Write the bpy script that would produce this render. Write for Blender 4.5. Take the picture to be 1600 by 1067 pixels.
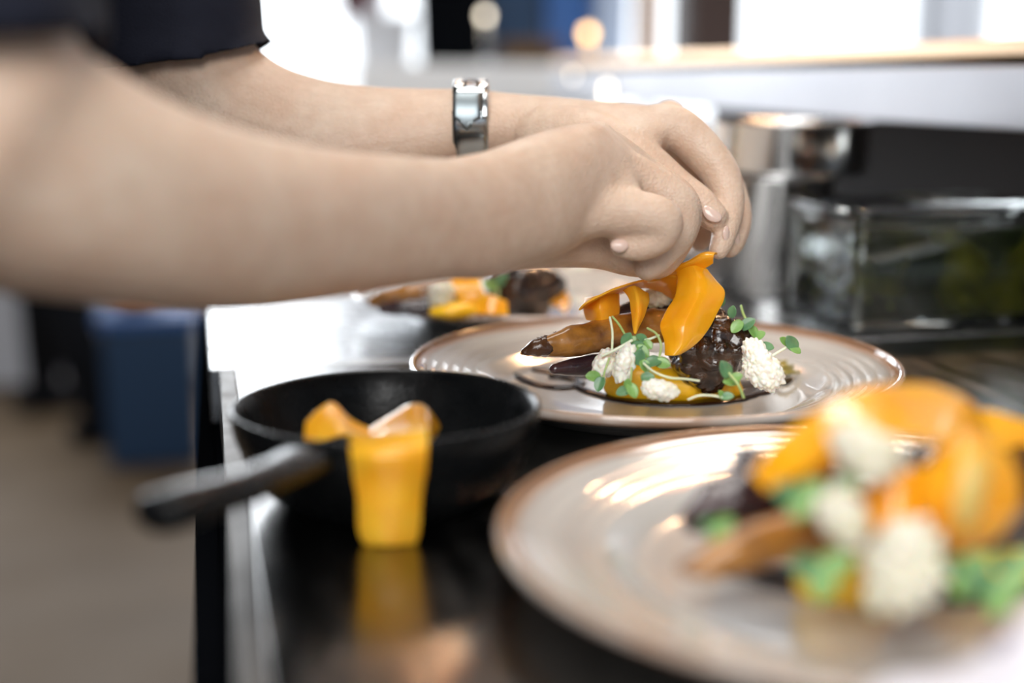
import bpy, bmesh, math, random
from mathutils import Vector, Matrix, noise
random.seed(7)
C = bpy.context.scene.collection
S = bpy.context.scene
for o in list(bpy.data.objects): bpy.data.objects.remove(o)

# ---------------------------------------------------------------- camera
F = 2104.0; YAW = .2212; PITCH = .1963; CAMZ = .1839
FW = Vector((math.sin(YAW)*math.cos(PITCH), math.cos(YAW)*math.cos(PITCH), -math.sin(PITCH)))
RT = Vector((math.cos(YAW), -math.sin(YAW), 0)); UP = RT.cross(FW)
EYE = Vector((0, 0, CAMZ))
cd = bpy.data.cameras.new('camera'); cam = bpy.data.objects.new('camera', cd); C.objects.link(cam)
cam.location = EYE; cam.rotation_euler = (math.pi/2-PITCH, 0, -YAW)
cd.sensor_width = 36; cd.lens = 36*F/1600; cd.clip_start = .02; cd.clip_end = 50
cd.dof.use_dof = True; cd.dof.focus_distance = .712; cd.dof.aperture_fstop = 2.2
S.camera = cam
S.view_settings.view_transform = 'Standard'; S.view_settings.look = 'None'
S.view_settings.gamma = 1; S.view_settings.use_curve_mapping = False
S.view_settings.exposure = 0.0
# ---------------------------------------------------------------- world and large lights
w = bpy.data.worlds.new('world'); S.world = w; w.use_nodes = True
w.node_tree.nodes['Background'].inputs[0].default_value = (.80, .88, 1, 1)
w.node_tree.nodes['Background'].inputs[1].default_value = .5

def area(name, loc, target, size, power, col, sy=None):
    l = bpy.data.lights.new(name, 'AREA'); l.energy = power; l.color = col; l.size = size
    if sy: l.shape = 'RECTANGLE'; l.size_y = sy
    o = bpy.data.objects.new(name, l); C.objects.link(o); o.location = loc
    o.rotation_euler = (Vector(target)-Vector(loc)).to_track_quat('-Z', 'Y').to_euler(); return o
area('front_fill_light', (-.5, -1.2, 1.45), (.2, .7, .1), 1.6, 60, (1, .99, .97), 1.3)  # soft light added behind the camera to light the skin evenly
area('ceiling_panel_light', (.1, .9, 1.86), (.2, .8, 0), 1.0, 19, (1, .96, .91), .7)
area('rear_fill_light', (.9, 2.3, 1.85), (1.0, 2.9, 0), .9, 26, (1, .98, .95), .6)  # fill added under the ceiling to brighten rear bench, wall and shelf top
area('back_window_light', (-.5, 4.6, .62), (.2, .7, 0), 1.6, 48, (.90, .95, 1), 1.3)
area('heat_lamp_light', (.75, 1.5, .75), (.2, .75, .05), .12, 6, (1, .60, .30), .05)

# ---------------------------------------------------------------- helpers
def W(px, py, d):            # a point seen at (px, py) at depth d along the view axis
    return EYE + (FW + RT*((px-800)/F) - UP*((py-533.5)/F))*d
def G(px, py, z=0.0):        # the point seen at (px, py) lying at height z
    v = FW + RT*((px-800)/F) - UP*((py-533.5)/F)
    return EYE + v*((z-CAMZ)/v.z)
def depth(p): return (Vector(p)-EYE).dot(FW)

def tag(o, label, cat, group=None, kind=None):
    if label: o['label'] = label
    if cat: o['category'] = cat
    if group: o['group'] = group
    if kind: o['kind'] = kind
    return o
def empty(name, loc, label, cat, group=None):
    o = bpy.data.objects.new(name, None); C.objects.link(o); o.location = loc
    o.empty_display_size = .02
    return tag(o, label, cat, group)
def obj(name, bm, mat, parent=None, smooth=True, world=True):
    me = bpy.data.meshes.new(name); bm.normal_update(); bm.to_mesh(me); bm.free()
    for p in me.polygons: p.use_smooth = smooth
    if mat: me.materials.append(mat)
    o = bpy.data.objects.new(name, me); C.objects.link(o)
    if parent:
        o.parent = parent
        if world:
            r = parent; off = Vector((0, 0, 0))
            while r: off += r.location; r = r.parent
            me.transform(Matrix.Translation(-off))
    return o
def recenter(o, loc):        # move the origin of a top-level mesh to loc
    loc = Vector(loc); o.data.transform(Matrix.Translation(-loc)); o.location = loc; return o
def struct(name, bm, mat, smooth=False):
    o = obj(name, bm, mat, None, smooth); o['kind'] = 'structure'; return o
def box(bm, lo, hi, bev=0, seg=2):
    lo, hi = Vector(lo), Vector(hi)
    r = bmesh.ops.create_cube(bm, size=1, matrix=Matrix.Translation((lo+hi)/2) @ Matrix.Diagonal((*(hi-lo), 1)))
    if bev:
        es = list({e for v in r['verts'] for e in v.link_edges})
        bmesh.ops.bevel(bm, geom=es, offset=bev, segments=seg, affect='EDGES', profile=.5)
    return bm
def cr(P, n):                # Catmull-Rom through a list of vectors (any dimension tuple)
    P = [tuple(p) for p in P]; out = []
    for i in range(len(P)-1):
        a, b, c, d = P[max(i-1, 0)], P[i], P[i+1], P[min(i+2, len(P)-1)]
        for k in range(n):
            t = k/n
            out.append(tuple(.5*(2*b[j]+(c[j]-a[j])*t+(2*a[j]-5*b[j]+4*c[j]-d[j])*t*t+(3*b[j]-a[j]-3*c[j]+d[j])*t**3) for j in range(len(b))))
    out.append(P[-1]); return out
def tube(bm, pts, radii, n=12, flat=1.0, up=None, cap=True):
    pts = [Vector(p) for p in pts]; rings = []
    N = len(pts); prev = None
    for i, p in enumerate(pts):
        t = (pts[min(i+1, N-1)]-pts[max(i-1, 0)]).normalized()
        if up is not None: a = t.cross(Vector(up))
        elif prev is None: a = t.orthogonal()
        else: a = prev - t*prev.dot(t)
        a.normalize(); prev = a; b = a.cross(t).normalized()
        r = radii[i] if hasattr(radii, '__len__') else radii
        ra, rb = r if hasattr(r, '__len__') else (r, r*flat)
        rings.append([bm.verts.new(p + a*math.cos(2*math.pi*k/n)*ra + b*math.sin(2*math.pi*k/n)*rb) for k in range(n)])
    for i in range(N-1):
        for k in range(n): bm.faces.new((rings[i][k], rings[i][(k+1) % n], rings[i+1][(k+1) % n], rings[i+1][k]))
    if cap: bm.faces.new(rings[0][::-1]); bm.faces.new(rings[-1])
    return bm
def stube(bm, pts, radii, n=12, sub=6, **k):     # smooth tube with rounded ends
    q = cr([tuple(p)+((r if not hasattr(r, '__len__') else r[0]),) for p, r in zip(pts, radii)], sub)
    P = [Vector(x[:3]) for x in q]; R = [max(x[3], 1e-5) for x in q]
    t0 = (P[0]-P[1]).normalized(); t1 = (P[-1]-P[-2]).normalized()
    r0, r1 = R[0], R[-1]
    pre = [(P[0]+t0*r0*math.cos(a), r0*math.sin(a)) for a in (.12, .6, 1.1)]
    post = [(P[-1]+t1*r1*math.cos(a), r1*math.sin(a)) for a in (1.1, .6, .12)]
    P = [p for p, _ in pre]+P+[p for p, _ in post]; R = [r for _, r in pre]+R+[r for _, r in post]
    return tube(bm, P, R, n, **k)
def lathe(bm, prof, c=(0, 0, 0), n=96, closed=False):
    c = Vector(c); rings = []
    for r, z in prof:
        rings.append([bm.verts.new(c+Vector((r*math.cos(2*math.pi*k/n), r*math.sin(2*math.pi*k/n), z))) for k in range(n)] if r > 1e-6 else [bm.verts.new(c+Vector((0, 0, z)))])
    m = len(rings)
    for i in range(m if closed else m-1):
        A, B = rings[i], rings[(i+1) % m]
        for k in range(n):
            k2 = (k+1) % n
            if len(A) == 1 and len(B) > 1: bm.faces.new((A[0], B[k], B[k2]))
            elif len(B) == 1 and len(A) > 1: bm.faces.new((A[k2], A[k], B[0]))
            elif len(A) > 1: bm.faces.new((A[k2], A[k], B[k], B[k2]))
    return bm
def blob(bm, c, rad, rot=None, sub=4, amp=.1, freq=60, seed=0, bub=0, bfreq=200):
    M = (rot or Matrix.Identity(3)); c = Vector(c)
    r = bmesh.ops.create_icosphere(bm, subdivisions=sub, radius=1)
    for v in r['verts']:
        d = v.co.normalized(); p = Vector((d.x*rad[0], d.y*rad[1], d.z*rad[2]))
        q = p+Vector((seed*.37, seed*.11, seed*.73))
        k = 1+amp*noise.noise(q*freq)+amp*.5*noise.noise(q*freq*2.3)
        if bub:
            dd = noise.voronoi(q*bfreq)[0][0]; k += bub*(.35-dd)
        v.co = c + M @ (p*k)
    return bm
def ellrot(ax, ay=None):     # rotation whose local x follows ax, z close to world up
    x = Vector(ax).normalized(); z = Vector(ay) if ay else Vector((0, 0, 1))
    y = z.cross(x).normalized(); z = x.cross(y)
    return Matrix((x, y, z)).transposed()

# ---------------------------------------------------------------- materials
class MT:
    def __init__(s, name):
        s.m = bpy.data.materials.new(name); s.m.use_nodes = True; s.t = s.m.node_tree
        s.b = s.t.nodes['Principled BSDF']
    def n(s, t, **k):
        x = s.t.nodes.new(t)
        for a, v in k.items():
            if a.startswith('i_'): x.inputs[a[2:].replace('_', ' ')].default_value = v
            else: setattr(x, a, v)
        return x
    def l(s, a, b): s.t.links.new(a, b)
def mat(name, col, rough=.5, metal=0, col2=None, scale=30, coat=0, sss=0, sssr=.003, bump=0, bscale=200, trans=0, ior=1.45, spec=.5, stretch=None, det=4, rough2=None, tint=None, w2=(.35, .65)):
    M = MT(name); b = M.b
    b.inputs['Base Color'].default_value = (*col, 1); b.inputs['Roughness'].default_value = rough
    b.inputs['Metallic'].default_value = metal; b.inputs['IOR'].default_value = ior
    b.inputs['Coat Weight'].default_value = coat; b.inputs['Coat Roughness'].default_value = .08
    b.inputs['Transmission Weight'].default_value = trans
    b.inputs['Specular IOR Level'].default_value = spec
    if sss:
        b.inputs['Subsurface Weight'].default_value = sss; b.inputs['Subsurface Scale'].default_value = sssr
        b.inputs['Subsurface Radius'].default_value = (1, .45, .25)
    if col2 or bump or rough2 is not None:
        tc = M.n('ShaderNodeTexCoord'); mp = M.n('ShaderNodeMapping'); M.l(tc.outputs['Object'], mp.inputs[0])
        if stretch: mp.inputs['Scale'].default_value = stretch
    if col2:
        nz = M.n('ShaderNodeTexNoise', i_Scale=scale, i_Detail=det); M.l(mp.outputs[0], nz.inputs['Vector'])
        rp = M.n('ShaderNodeValToRGB'); M.l(nz.outputs[0], rp.inputs[0])
        rp.color_ramp.elements[0].position = w2[0]; rp.color_ramp.elements[1].position = w2[1]
        rp.color_ramp.elements[0].color = (*col, 1); rp.color_ramp.elements[1].color = (*col2, 1)
        M.l(rp.outputs[0], b.inputs['Base Color'])
    if rough2 is not None:
        nz = M.n('ShaderNodeTexNoise', i_Scale=scale*1.7, i_Detail=3); M.l(mp.outputs[0], nz.inputs['Vector'])
        mr = M.n('ShaderNodeMapRange'); M.l(nz.outputs[0], mr.inputs[0]); mr.inputs[1].default_value = .3; mr.inputs[2].default_value = .7
        mr.inputs[3].default_value = rough; mr.inputs[4].default_value = rough2; M.l(mr.outputs[0], b.inputs['Roughness'])
    if bump:
        n2 = M.n('ShaderNodeTexNoise', i_Scale=bscale, i_Detail=3); M.l(mp.outputs[0], n2.inputs['Vector'])
        bp = M.n('ShaderNodeBump', i_Strength=bump, i_Distance=.001); M.l(n2.outputs[0], bp.inputs['Height']); M.l(bp.outputs[0], b.inputs['Normal'])
    return M.m
def emis(name, col, st):
    m = bpy.data.materials.new(name); m.use_nodes = True; t = m.node_tree; t.nodes.clear()
    e = t.nodes.new('ShaderNodeEmission'); o = t.nodes.new('ShaderNodeOutputMaterial')
    e.inputs[0].default_value = (*col, 1); e.inputs[1].default_value = st; t.links.new(e.outputs[0], o.inputs[0]); return m

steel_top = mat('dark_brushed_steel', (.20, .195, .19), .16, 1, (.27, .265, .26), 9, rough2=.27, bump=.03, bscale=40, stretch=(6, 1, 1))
steel_edge = mat('pale_brushed_steel', (.13, .12, .11), .45, 1, (.19, .18, .17), 30, rough2=.52)
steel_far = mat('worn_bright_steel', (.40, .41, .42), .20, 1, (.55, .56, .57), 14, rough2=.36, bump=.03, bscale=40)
steel = mat('polished_steel', (.68, .68, .68), .12, 1, (.75, .75, .75), 20, rough2=.2)
steel_shelf = mat('satin_steel', (.53, .53, .56), .48, 1, (.60, .60, .63), 5, rough2=.5)
black_metal = mat('black_cabinet_enamel', (.003, .0035, .0045), .95, 0, spec=0)
pan_black = mat('black_cast_iron', (.004, .0045, .005), .2, 0, (.007, .0075, .008), 60, rough2=.34, spec=.2, bump=.15, bscale=300)
floor_m = mat('brown_floor_vinyl', (.095, .058, .026), .65, 0, (.125, .080, .040), 2.2, rough2=.7)
wall_m = mat('grey_painted_wall', (.55, .56, .60), .6)
wall_dark = mat('dark_brown_panel', (.022, .015, .012), .6, 0, (.03, .02, .016), 4, spec=.2)
ceil_m = mat('dark_ceiling', (.09, .085, .08), .7)
navy = mat('navy_cotton', (.008, .009, .017), .8, 0, (.014, .016, .028), 25, bump=.4, bscale=900, spec=.2)
black_cloth = mat('black_cloth', (.008, .009, .012), .85, spec=.15)
window_glow = emis('daylit_window_pane', (.90, .95, 1), 2.6)

# skin: colour with fine mottling and slightly redder patches
def skin_mat():
    M = MT('skin'); b = M.b
    tc = M.n('ShaderNodeTexCoord')
    n1 = M.n('ShaderNodeTexNoise', i_Scale=28, i_Detail=5, i_Roughness=.6); M.l(tc.outputs['Object'], n1.inputs['Vector'])
    r1 = M.n('ShaderNodeValToRGB'); M.l(n1.outputs[0], r1.inputs[0])
    e = r1.color_ramp.elements; e[0].position = .3; e[1].position = .72
    e[0].color = (.69, .545, .43, 1); e[1].color = (.64, .45, .335, 1)
    M.l(r1.outputs[0], b.inputs['Base Color'])
    n4 = M.n('ShaderNodeTexNoise', i_Scale=95, i_Detail=4, i_Roughness=.65); M.l(tc.outputs['Object'], n4.inputs['Vector'])
    r4 = M.n('ShaderNodeValToRGB'); M.l(n4.outputs[0], r4.inputs[0]); r4.color_ramp.elements[0].position = .35; r4.color_ramp.elements[1].position = .7
    r4.color_ramp.elements[0].color = (.86, .80, .76, 1); r4.color_ramp.elements[1].color = (1, 1, 1, 1)
    mu = M.n('ShaderNodeMix', data_type='RGBA', blend_type='MULTIPLY'); mu.inputs[0].default_value = .8; M.l(r1.outputs[0], mu.inputs[6]); M.l(r4.outputs[0], mu.inputs[7]); M.l(mu.outputs[2], b.inputs['Base Color'])
    b.inputs['Roughness'].default_value = .46; b.inputs['Subsurface Weight'].default_value = .2
    b.inputs['Subsurface Scale'].default_value = .004; b.inputs['Subsurface Radius'].default_value = (1, .4, .2)
    b.inputs['Specular IOR Level'].default_value = .4
    n2 = M.n('ShaderNodeTexNoise', i_Scale=420, i_Detail=4); M.l(tc.outputs['Object'], n2.inputs['Vector'])
    n3 = M.n('ShaderNodeTexVoronoi', i_Scale=650); M.l(tc.outputs['Object'], n3.inputs['Vector'])
    ad = M.n('ShaderNodeMath', operation='ADD'); M.l(n2.outputs[0], ad.inputs[0]); M.l(n3.outputs[0], ad.inputs[1])
    bp = M.n('ShaderNodeBump', i_Strength=.4, i_Distance=.0007); M.l(ad.outputs[0], bp.inputs['Height']); M.l(bp.outputs[0], b.inputs['Normal'])
    return M.m
skin = skin_mat()
nail_m = mat('fingernail', (.70, .52, .44), .2, coat=.5, sss=.2, sssr=.002)

# plate glaze: cream well, tan-brown band at the rim edge, speckled foot
def plate_mat(name, c1, c2, edge):
    M = MT(name); b = M.b
    tc = M.n('ShaderNodeTexCoord'); sx = M.n('ShaderNodeSeparateXYZ'); M.l(tc.outputs['Object'], sx.inputs[0])
    cb = M.n('ShaderNodeCombineXYZ'); M.l(sx.outputs[0], cb.inputs[0]); M.l(sx.outputs[1], cb.inputs[1])
    ln = M.n('ShaderNodeVectorMath', operation='LENGTH'); M.l(cb.outputs[0], ln.inputs[0])
    nz = M.n('ShaderNodeTexNoise', i_Scale=18, i_Detail=3); M.l(tc.outputs['Object'], nz.inputs['Vector'])
    ma = M.n('ShaderNodeMath', operation='MULTIPLY_ADD'); M.l(nz.outputs[0], ma.inputs[0]); ma.inputs[1].default_value = .006; M.l(ln.outputs['Value'], ma.inputs[2])
    mr = M.n('ShaderNodeMapRange'); M.l(ma.outputs[0], mr.inputs[0]); mr.inputs[1].default_value = 0; mr.inputs[2].default_value = .145
    rp = M.n('ShaderNodeValToRGB'); M.l(mr.outputs[0], rp.inputs[0]); e = rp.color_ramp
    e.elements[0].position = 0; e.elements[0].color = (*c1, 1); e.elements[1].position = .64; e.elements[1].color = (*c2, 1)
    for p, c in ((.70, c1), (.80, c2), (.86, c1), (.915, c2), (.955, edge), (.975, edge), (.995, c1)):
        x = e.elements.new(p); x.color = (*c, 1)
    vo = M.n('ShaderNodeTexVoronoi', i_Scale=420); M.l(tc.outputs['Object'], vo.inputs['Vector'])
    lt = M.n('ShaderNodeMath', operation='LESS_THAN'); M.l(vo.outputs[0], lt.inputs[0]); lt.inputs[1].default_value = .10
    gz = M.n('ShaderNodeMath', operation='LESS_THAN'); M.l(sx.outputs[2], gz.inputs[0]); gz.inputs[1].default_value = .0165
    gr = M.n('ShaderNodeMath', operation='GREATER_THAN'); M.l(ln.outputs['Value'], gr.inputs[0]); gr.inputs[1].default_value = .1005
    m1 = M.n('ShaderNodeMath', operation='MULTIPLY'); M.l(lt.outputs[0], m1.inputs[0]); M.l(gz.outputs[0], m1.inputs[1])
    m2 = M.n('ShaderNodeMath', operation='MULTIPLY'); M.l(m1.outputs[0], m2.inputs[0]); M.l(gr.outputs[0], m2.inputs[1])
    mx = M.n('ShaderNodeMix', data_type='RGBA'); M.l(m2.outputs[0], mx.inputs[0]); M.l(rp.outputs[0], mx.inputs[6]); mx.inputs[7].default_value = (.12, .10, .08, 1)
    M.l(mx.outputs[2], b.inputs['Base Color'])
    b.inputs['Roughness'].default_value = .18; b.inputs['Coat Weight'].default_value = 1; b.inputs['Coat Roughness'].default_value = .035; b.inputs['Coat IOR'].default_value = 1.6
    return M.m
plate_m = plate_mat('cream_stoneware_glaze', (.57, .55, .52), (.50, .475, .445), (.36, .19, .10))

orange_m = mat('yellow_orange_carrot', (1.0, .46, .012), .28, 0, (.96, .34, .006), 35, coat=.5, sss=.35, sssr=.006, bump=.15, bscale=260, w2=(.3, .7))
yellow_m = mat('yellow_carrot', (1.0, .49, .03), .35, 0, (.96, .36, .012), 45, coat=.2, sss=.35, sssr=.006, bump=.15, bscale=260)
pale_core = mat('pale_carrot_core', (.70, .48, .12), .3, 0, (.80, .55, .16), 60, coat=.4, sss=.3)
roast_m = mat('roasted_carrot_skin', (.10, .032, .005), .28, 0, (.46, .195, .028), 55, coat=.7, bump=.8, bscale=170, stretch=(1, 1, 1), det=6, rough2=.5, w2=(.3, .62))
roast_dark = mat('charred_carrot_skin', (.025, .010, .007), .25, 0, (.09, .035, .012), 60, coat=.6, bump=.9, bscale=300)
purple_m = mat('dark_purple_carrot', (.022, .010, .014), .25, 0, (.055, .022, .022), 50, coat=.6, bump=.6, bscale=200)
meat_m = mat('dark_glazed_meat', (.016, .006, .002), .13, 0, (.085, .030, .006), 95, coat=1, bump=1.0, bscale=380, det=6, w2=(.42, .72))
sauce_m = mat('dark_brown_jus', (.022, .007, .003), .10, 0, spec=.45)
puree_m = mat('yellow_puree', (1.0, .60, .012), .4, 0, (1.0, .50, .008), 50, coat=.2, sss=.12, sssr=.004, bump=.25, bscale=200)
puff_m = mat('puffed_cream_cracker', (.95, .91, .80), .42, 0, (.88, .76, .54), 160, coat=.3, sss=.5, sssr=.004, bump=.4, bscale=900, w2=(.5, .8))
floret_m = mat('white_cauliflower', (.82, .78, .66), .5, 0, (.78, .74, .55), 90, sss=.3, sssr=.004, bump=.5, bscale=500)
leaf_m = mat('green_leaf', (.15, .32, .07), .4, 0, (.24, .44, .13), 120, sss=.15, coat=.2, bump=.2, bscale=500)
leaf_dark = mat('bluish_green_leaf', (.07, .19, .09), .4, 0, (.12, .28, .12), 120, sss=.15, coat=.2)
stem_m = mat('pale_sprout_stem', (.72, .78, .50), .35, 0, (.85, .87, .68), 60, sss=.3, coat=.3)
stem_green = mat('green_sprout_stem', (.32, .46, .14), .35, 0, (.48, .58, .25), 60, sss=.3, coat=.3)
strand_m = mat('olive_carrot_top', (.20, .14, .02), .3, 0, (.36, .30, .06), 80, coat=.6)
glass_m = mat('clear_glass', (.93, .97, .96), .02, trans=1, ior=1.45)
oil_m = mat('dark_green_herb_oil', (.012, .016, .004), .15, 0, (.13, .12, .010), 22, coat=.5, w2=(.5, .75))
paper_m = mat('white_lilac_paper', (.86, .85, .94), .6)
ink_m = mat('dark_purple_print', (.10, .06, .09), .6)

# ================================================================ THE SETTING
FZ = -.9
struct('floor', box(bmesh.new(), (-3.2, -2.2, FZ-.05), (2.8, 5.2, FZ)), floor_m)
struct('ceiling', box(bmesh.new(), (-3.2, -2.2, 1.9), (2.8, 5.2, 1.95)), ceil_m)
struct('wall_left', box(bmesh.new(), (-3.25, -2.2, FZ), (-3.2, 5.2, 1.9)), wall_m)
bm = bmesh.new()
for a, b in (((-2.2, FZ), (5.2, -.05)), ((-2.2, 1.25), (5.2, 1.9)), ((-2.2, -.05), (2.0, 1.25)), ((4.6, -.05), (5.2, 1.25))): box(bm, (2.8, a[0], a[1]), (2.85, b[0], b[1]))
struct('wall_right', bm, wall_m)
bm = bmesh.new()                                     # back wall with two window openings
WY = 4.95
for lo, hi in (((-3.2, FZ), (2.8, -.05)), ((-3.2, 1.25), (2.8, 1.9)), ((-3.2, -.05), (-1.4, 1.25)), ((1.0, -.05), (1.42, 1.25))):
    box(bm, (lo[0], WY, lo[1]), (hi[0], WY+.12, hi[1]))
struct('wall_back', bm, wall_m)
frame_m = mat('white_window_frame', (.62, .64, .68), .4)
pink_m = mat('dusty_pink_curtain', (.42, .24, .27), .8)
for wn, (x0, x1, muls) in enumerate(((-1.4, 1.0, (-.75, -.1, .60)), (1.42, 2.8, (1.62, 2.2)))):
    pn = struct('window_%d' % (wn+1), box(bmesh.new(), (x0, WY+.09, -.05), (x1, WY+.10, 1.25)), window_glow)
    fb = bmesh.new()
    box(fb, (x0, WY, -.05), (x1, WY+.08, -.01)); box(fb, (x0, WY, 1.21), (x1, WY+.08, 1.25))
    box(fb, (x0, WY, -.01), (x0+.04, WY+.08, 1.21)); box(fb, (x1-.04, WY, -.01), (x1, WY+.08, 1.21))
    obj('window_frame', fb, frame_m, pn, False)
    for m in muls: obj('mullion', box(bmesh.new(), (m, WY+.01, -.01), (m+.05, WY+.07, 1.21)), frame_m, pn, False)

pn = struct('window_3', box(bmesh.new(), (2.84, 2.0, -.05), (2.85, 4.6, 1.25)), window_glow)
for y in (2.0, 2.85, 3.7, 4.56): obj('mullion', box(bmesh.new(), (2.80, y, -.05), (2.83, y+.04, 1.25)), frame_m, pn, False)

# ---------------------------------------------------------------- the worktop the plates stand on
EX = .002; JY = .8527
pass_top = empty('worktop', (EX, .3, 0), 'dark brushed steel worktop carrying the two nearer plates and the black pan', 'worktop')
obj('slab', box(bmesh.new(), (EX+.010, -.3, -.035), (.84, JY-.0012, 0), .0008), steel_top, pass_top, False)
o = obj('edge_strip', box(bmesh.new(), (EX, -.3, -.035), (EX+.0097, JY-.0012, .0006), .0008), steel_edge, pass_top, False); o['label'] = 'paler folded strip along the left edge'
far_top = empty('worktop', (-.004, 1.2, 0), 'bright worn steel worktop beyond the seam, under the rear plates and pots', 'worktop')
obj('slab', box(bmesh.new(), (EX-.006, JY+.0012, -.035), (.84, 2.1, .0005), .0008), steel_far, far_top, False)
cab = empty('base_cabinet', (.4, .9, FZ), 'black cabinet below the steel worktops, its side dropping to the floor', 'cabinet')
obj('carcass', box(bmesh.new(), (EX-.004, -.3, FZ+.08), (.82, 2.08, -.0352), .002), black_metal, cab, False)
obj('corner_post', box(bmesh.new(), (EX-.021, 2.081, FZ), (EX+.03, 2.12, -.0355), .002), black_metal, cab, False)
obj('plinth', box(bmesh.new(), (EX+.05, -.25, FZ), (.8, 2.04, FZ+.0799)), black_metal, cab, False)
for k in range(3):
    y0 = -.28+k*.785
    d = obj('door', box(bmesh.new(), (EX-.016, y0, FZ+.1), (EX-.0042, y0+.78, -.045), .001), black_metal, cab, False)
    hb = bmesh.new(); tube(hb, [(EX-.028, y0+.2, -.62), (EX-.028, y0+.56, -.62)], .006, 10)
    tube(hb, [(EX-.015, y0+.22, -.62), (EX-.028, y0+.22, -.62)], .004, 8); tube(hb, [(EX-.015, y0+.54, -.62), (EX-.028, y0+.54, -.62)], .004, 8)
    obj('handle', hb, steel, d)

# ---------------------------------------------------------------- the raised pass shelf on the right
shelf = empty('pass_shelf', (.72, 1.3, .14), 'long satin steel pass shelf running above the pots on the right', 'shelf')
obj('shelf_body', box(bmesh.new(), (.60, .45, .142), (.95, 2.35, .190), .002), steel_shelf, shelf, False)
warm_lip = mat('copper_toned_lip', (.80, .56, .36), .35, 1)
o = obj('upper_lip', box(bmesh.new(), (.605, .45, .1975), (.95, 2.35, .2105), .002), warm_lip, shelf, False); o['label'] = 'warm copper-toned upper lip'
obj('spacer', box(bmesh.new(), (.625, .45, .190), (.93, 2.35, .1975)), black_metal, shelf, False)
obj('back_panel', box(bmesh.new(), (.80, .45, .0006), (.82, 2.09, .142)), wall_dark, shelf, False)
for y in (.6, 2.0): obj('post', box(bmesh.new(), (.765, y, .0006), (.795, y+.03, .142)), steel, shelf, False)

# ================================================================ PLATES
def plate_profile():
    p = [(0, .0045), (.05, .0046), (.083, .0050), (.089, .0062), (.0935, .0085), (.0975, .0112), (.1005, .0125)]
    r = .1005
    while r < .133:                                  # fine concentric throwing rings on the rim
        p += [(r+.0022, .0125+(r-.1005)*.25+.0009), (r+.0048, .0125+(r-.1005)*.25+.0009), (r+.0064, .0125+(r-.1005)*.25+.0012)]
        r += .0064
    p += [(.1365, .0232), (.1388, .0238), (.1400, .0228), (.1400, .0205), (.1385, .0185), (.125, .0145), (.108, .0085), (.096, .0052), (.0905, .0030), (.0890, .0003), (.0875, 0), (.0835, 0), (.0820, .0012), (.0805, .0022), (0, .0022)]
    return p
PA = Vector((.2459, .7222, 0)); PB = Vector((.2329, .4266, 0)); PC = Vector((.2424, .9990, .0005)); PD = Vector((.372, 1.300, .0005))
protop = obj('dinner_plate', lathe(bmesh.new(), plate_profile(), n=128), plate_m)
protop.location = PA; tag(protop, 'cream stoneware plate in sharp focus under the chef\'s hands', 'plate', 'dinner plates along the worktop')
for loc, lb in ((PB, 'large blurred cream plate in the lower right foreground'), (PC, 'cream plate of food behind the near forearm, resting left of the steel pot'), (PD, 'farthest cream plate, bright and blurred beyond the fingers')):
    c = protop.copy(); C.objects.link(c); c.location = loc; c['label'] = lb

# ================================================================ BLACK PAN
PX, PY = .0725, .5745
pan = empty('frying_pan', (PX, PY, 0), 'small black cast iron pan with a stub handle, holding carrot ribbon', 'pan')
prof = [(0, .0055), (.040, .0055), (.046, .0075), (.056, .018), (.0625, .033), (.0650, .0405), (.0662, .0420), (.0678, .0418), (.0682, .0400),
        (.0665, .030), (.061, .016), (.053, .0055), (.0475, .0018), (.0465, .0003), (.043, .0003), (.0425, .0015), (0, .0015)]
obj('pan_bowl', lathe(bmesh.new(), prof, (PX, PY, 0), 96), pan_black, pan)
bm = bmesh.new()
hp = [G(470, 722, .036), G(430, 742, .039), G(370, 765, .043), G(305, 783, .046), G(255, 800, .047), G(240, 806, .047)]
rr = [(.013, .0060), (.0105, .0062), (.0098, .0064), (.0104, .0066), (.0110, .0066), (.0085, .0055)]
q = cr([tuple(p)+r for p, r in zip(hp, rr)], 6)
tube(bm, [x[:3] for x in q], [(x[3], x[4]) for x in q], 16, up=(0, 0, 1))
obj('handle', bm, pan_black, pan)

# ================================================================ ribbons
def ribbon(name, rows, m, label, thick=.0011, n=7, cat='carrot ribbon', group=None, depth_mode=True):
    """rows: [(left xyz, right xyz)] or with middle points; lofted smoothly, given thickness."""
    bm = bmesh.new(); k = len(rows[0])
    cols = [cr([r[j] for r in rows], n) for j in range(k)]
    grid = []
    for i in range(len(cols[0])):
        line = cr([cols[j][i] for j in range(k)], 8 if k == 2 else 5)
        grid.append([bm.verts.new(p) for p in line])
    for a, b in zip(grid[:-1], grid[1:]):
        for i in range(len(a)-1): bm.faces.new((a[i], a[i+1], b[i+1], b[i]))
    for v in bm.verts: v.co += Vector((noise.noise(v.co*120), noise.noise(v.co*120+Vector((5, 0, 0))), noise.noise(v.co*120+Vector((0, 7, 0)))))*.0006
    o = obj(name, bm, m); recenter(o, rows[len(rows)//2][0])
    md = o.modifiers.new('thickness', 'SOLIDIFY'); md.thickness = thick; md.offset = 0
    md = o.modifiers.new('soft', 'BEVEL'); md.width = thick*.3; md.segments = 2; md.limit_method = 'ANGLE'
    tag(o, label, cat, group); return o
def RW(*rows):               # rows of (px, py, depth) triples -> world
    return [tuple(W(*p) for p in r) for r in rows]

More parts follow.
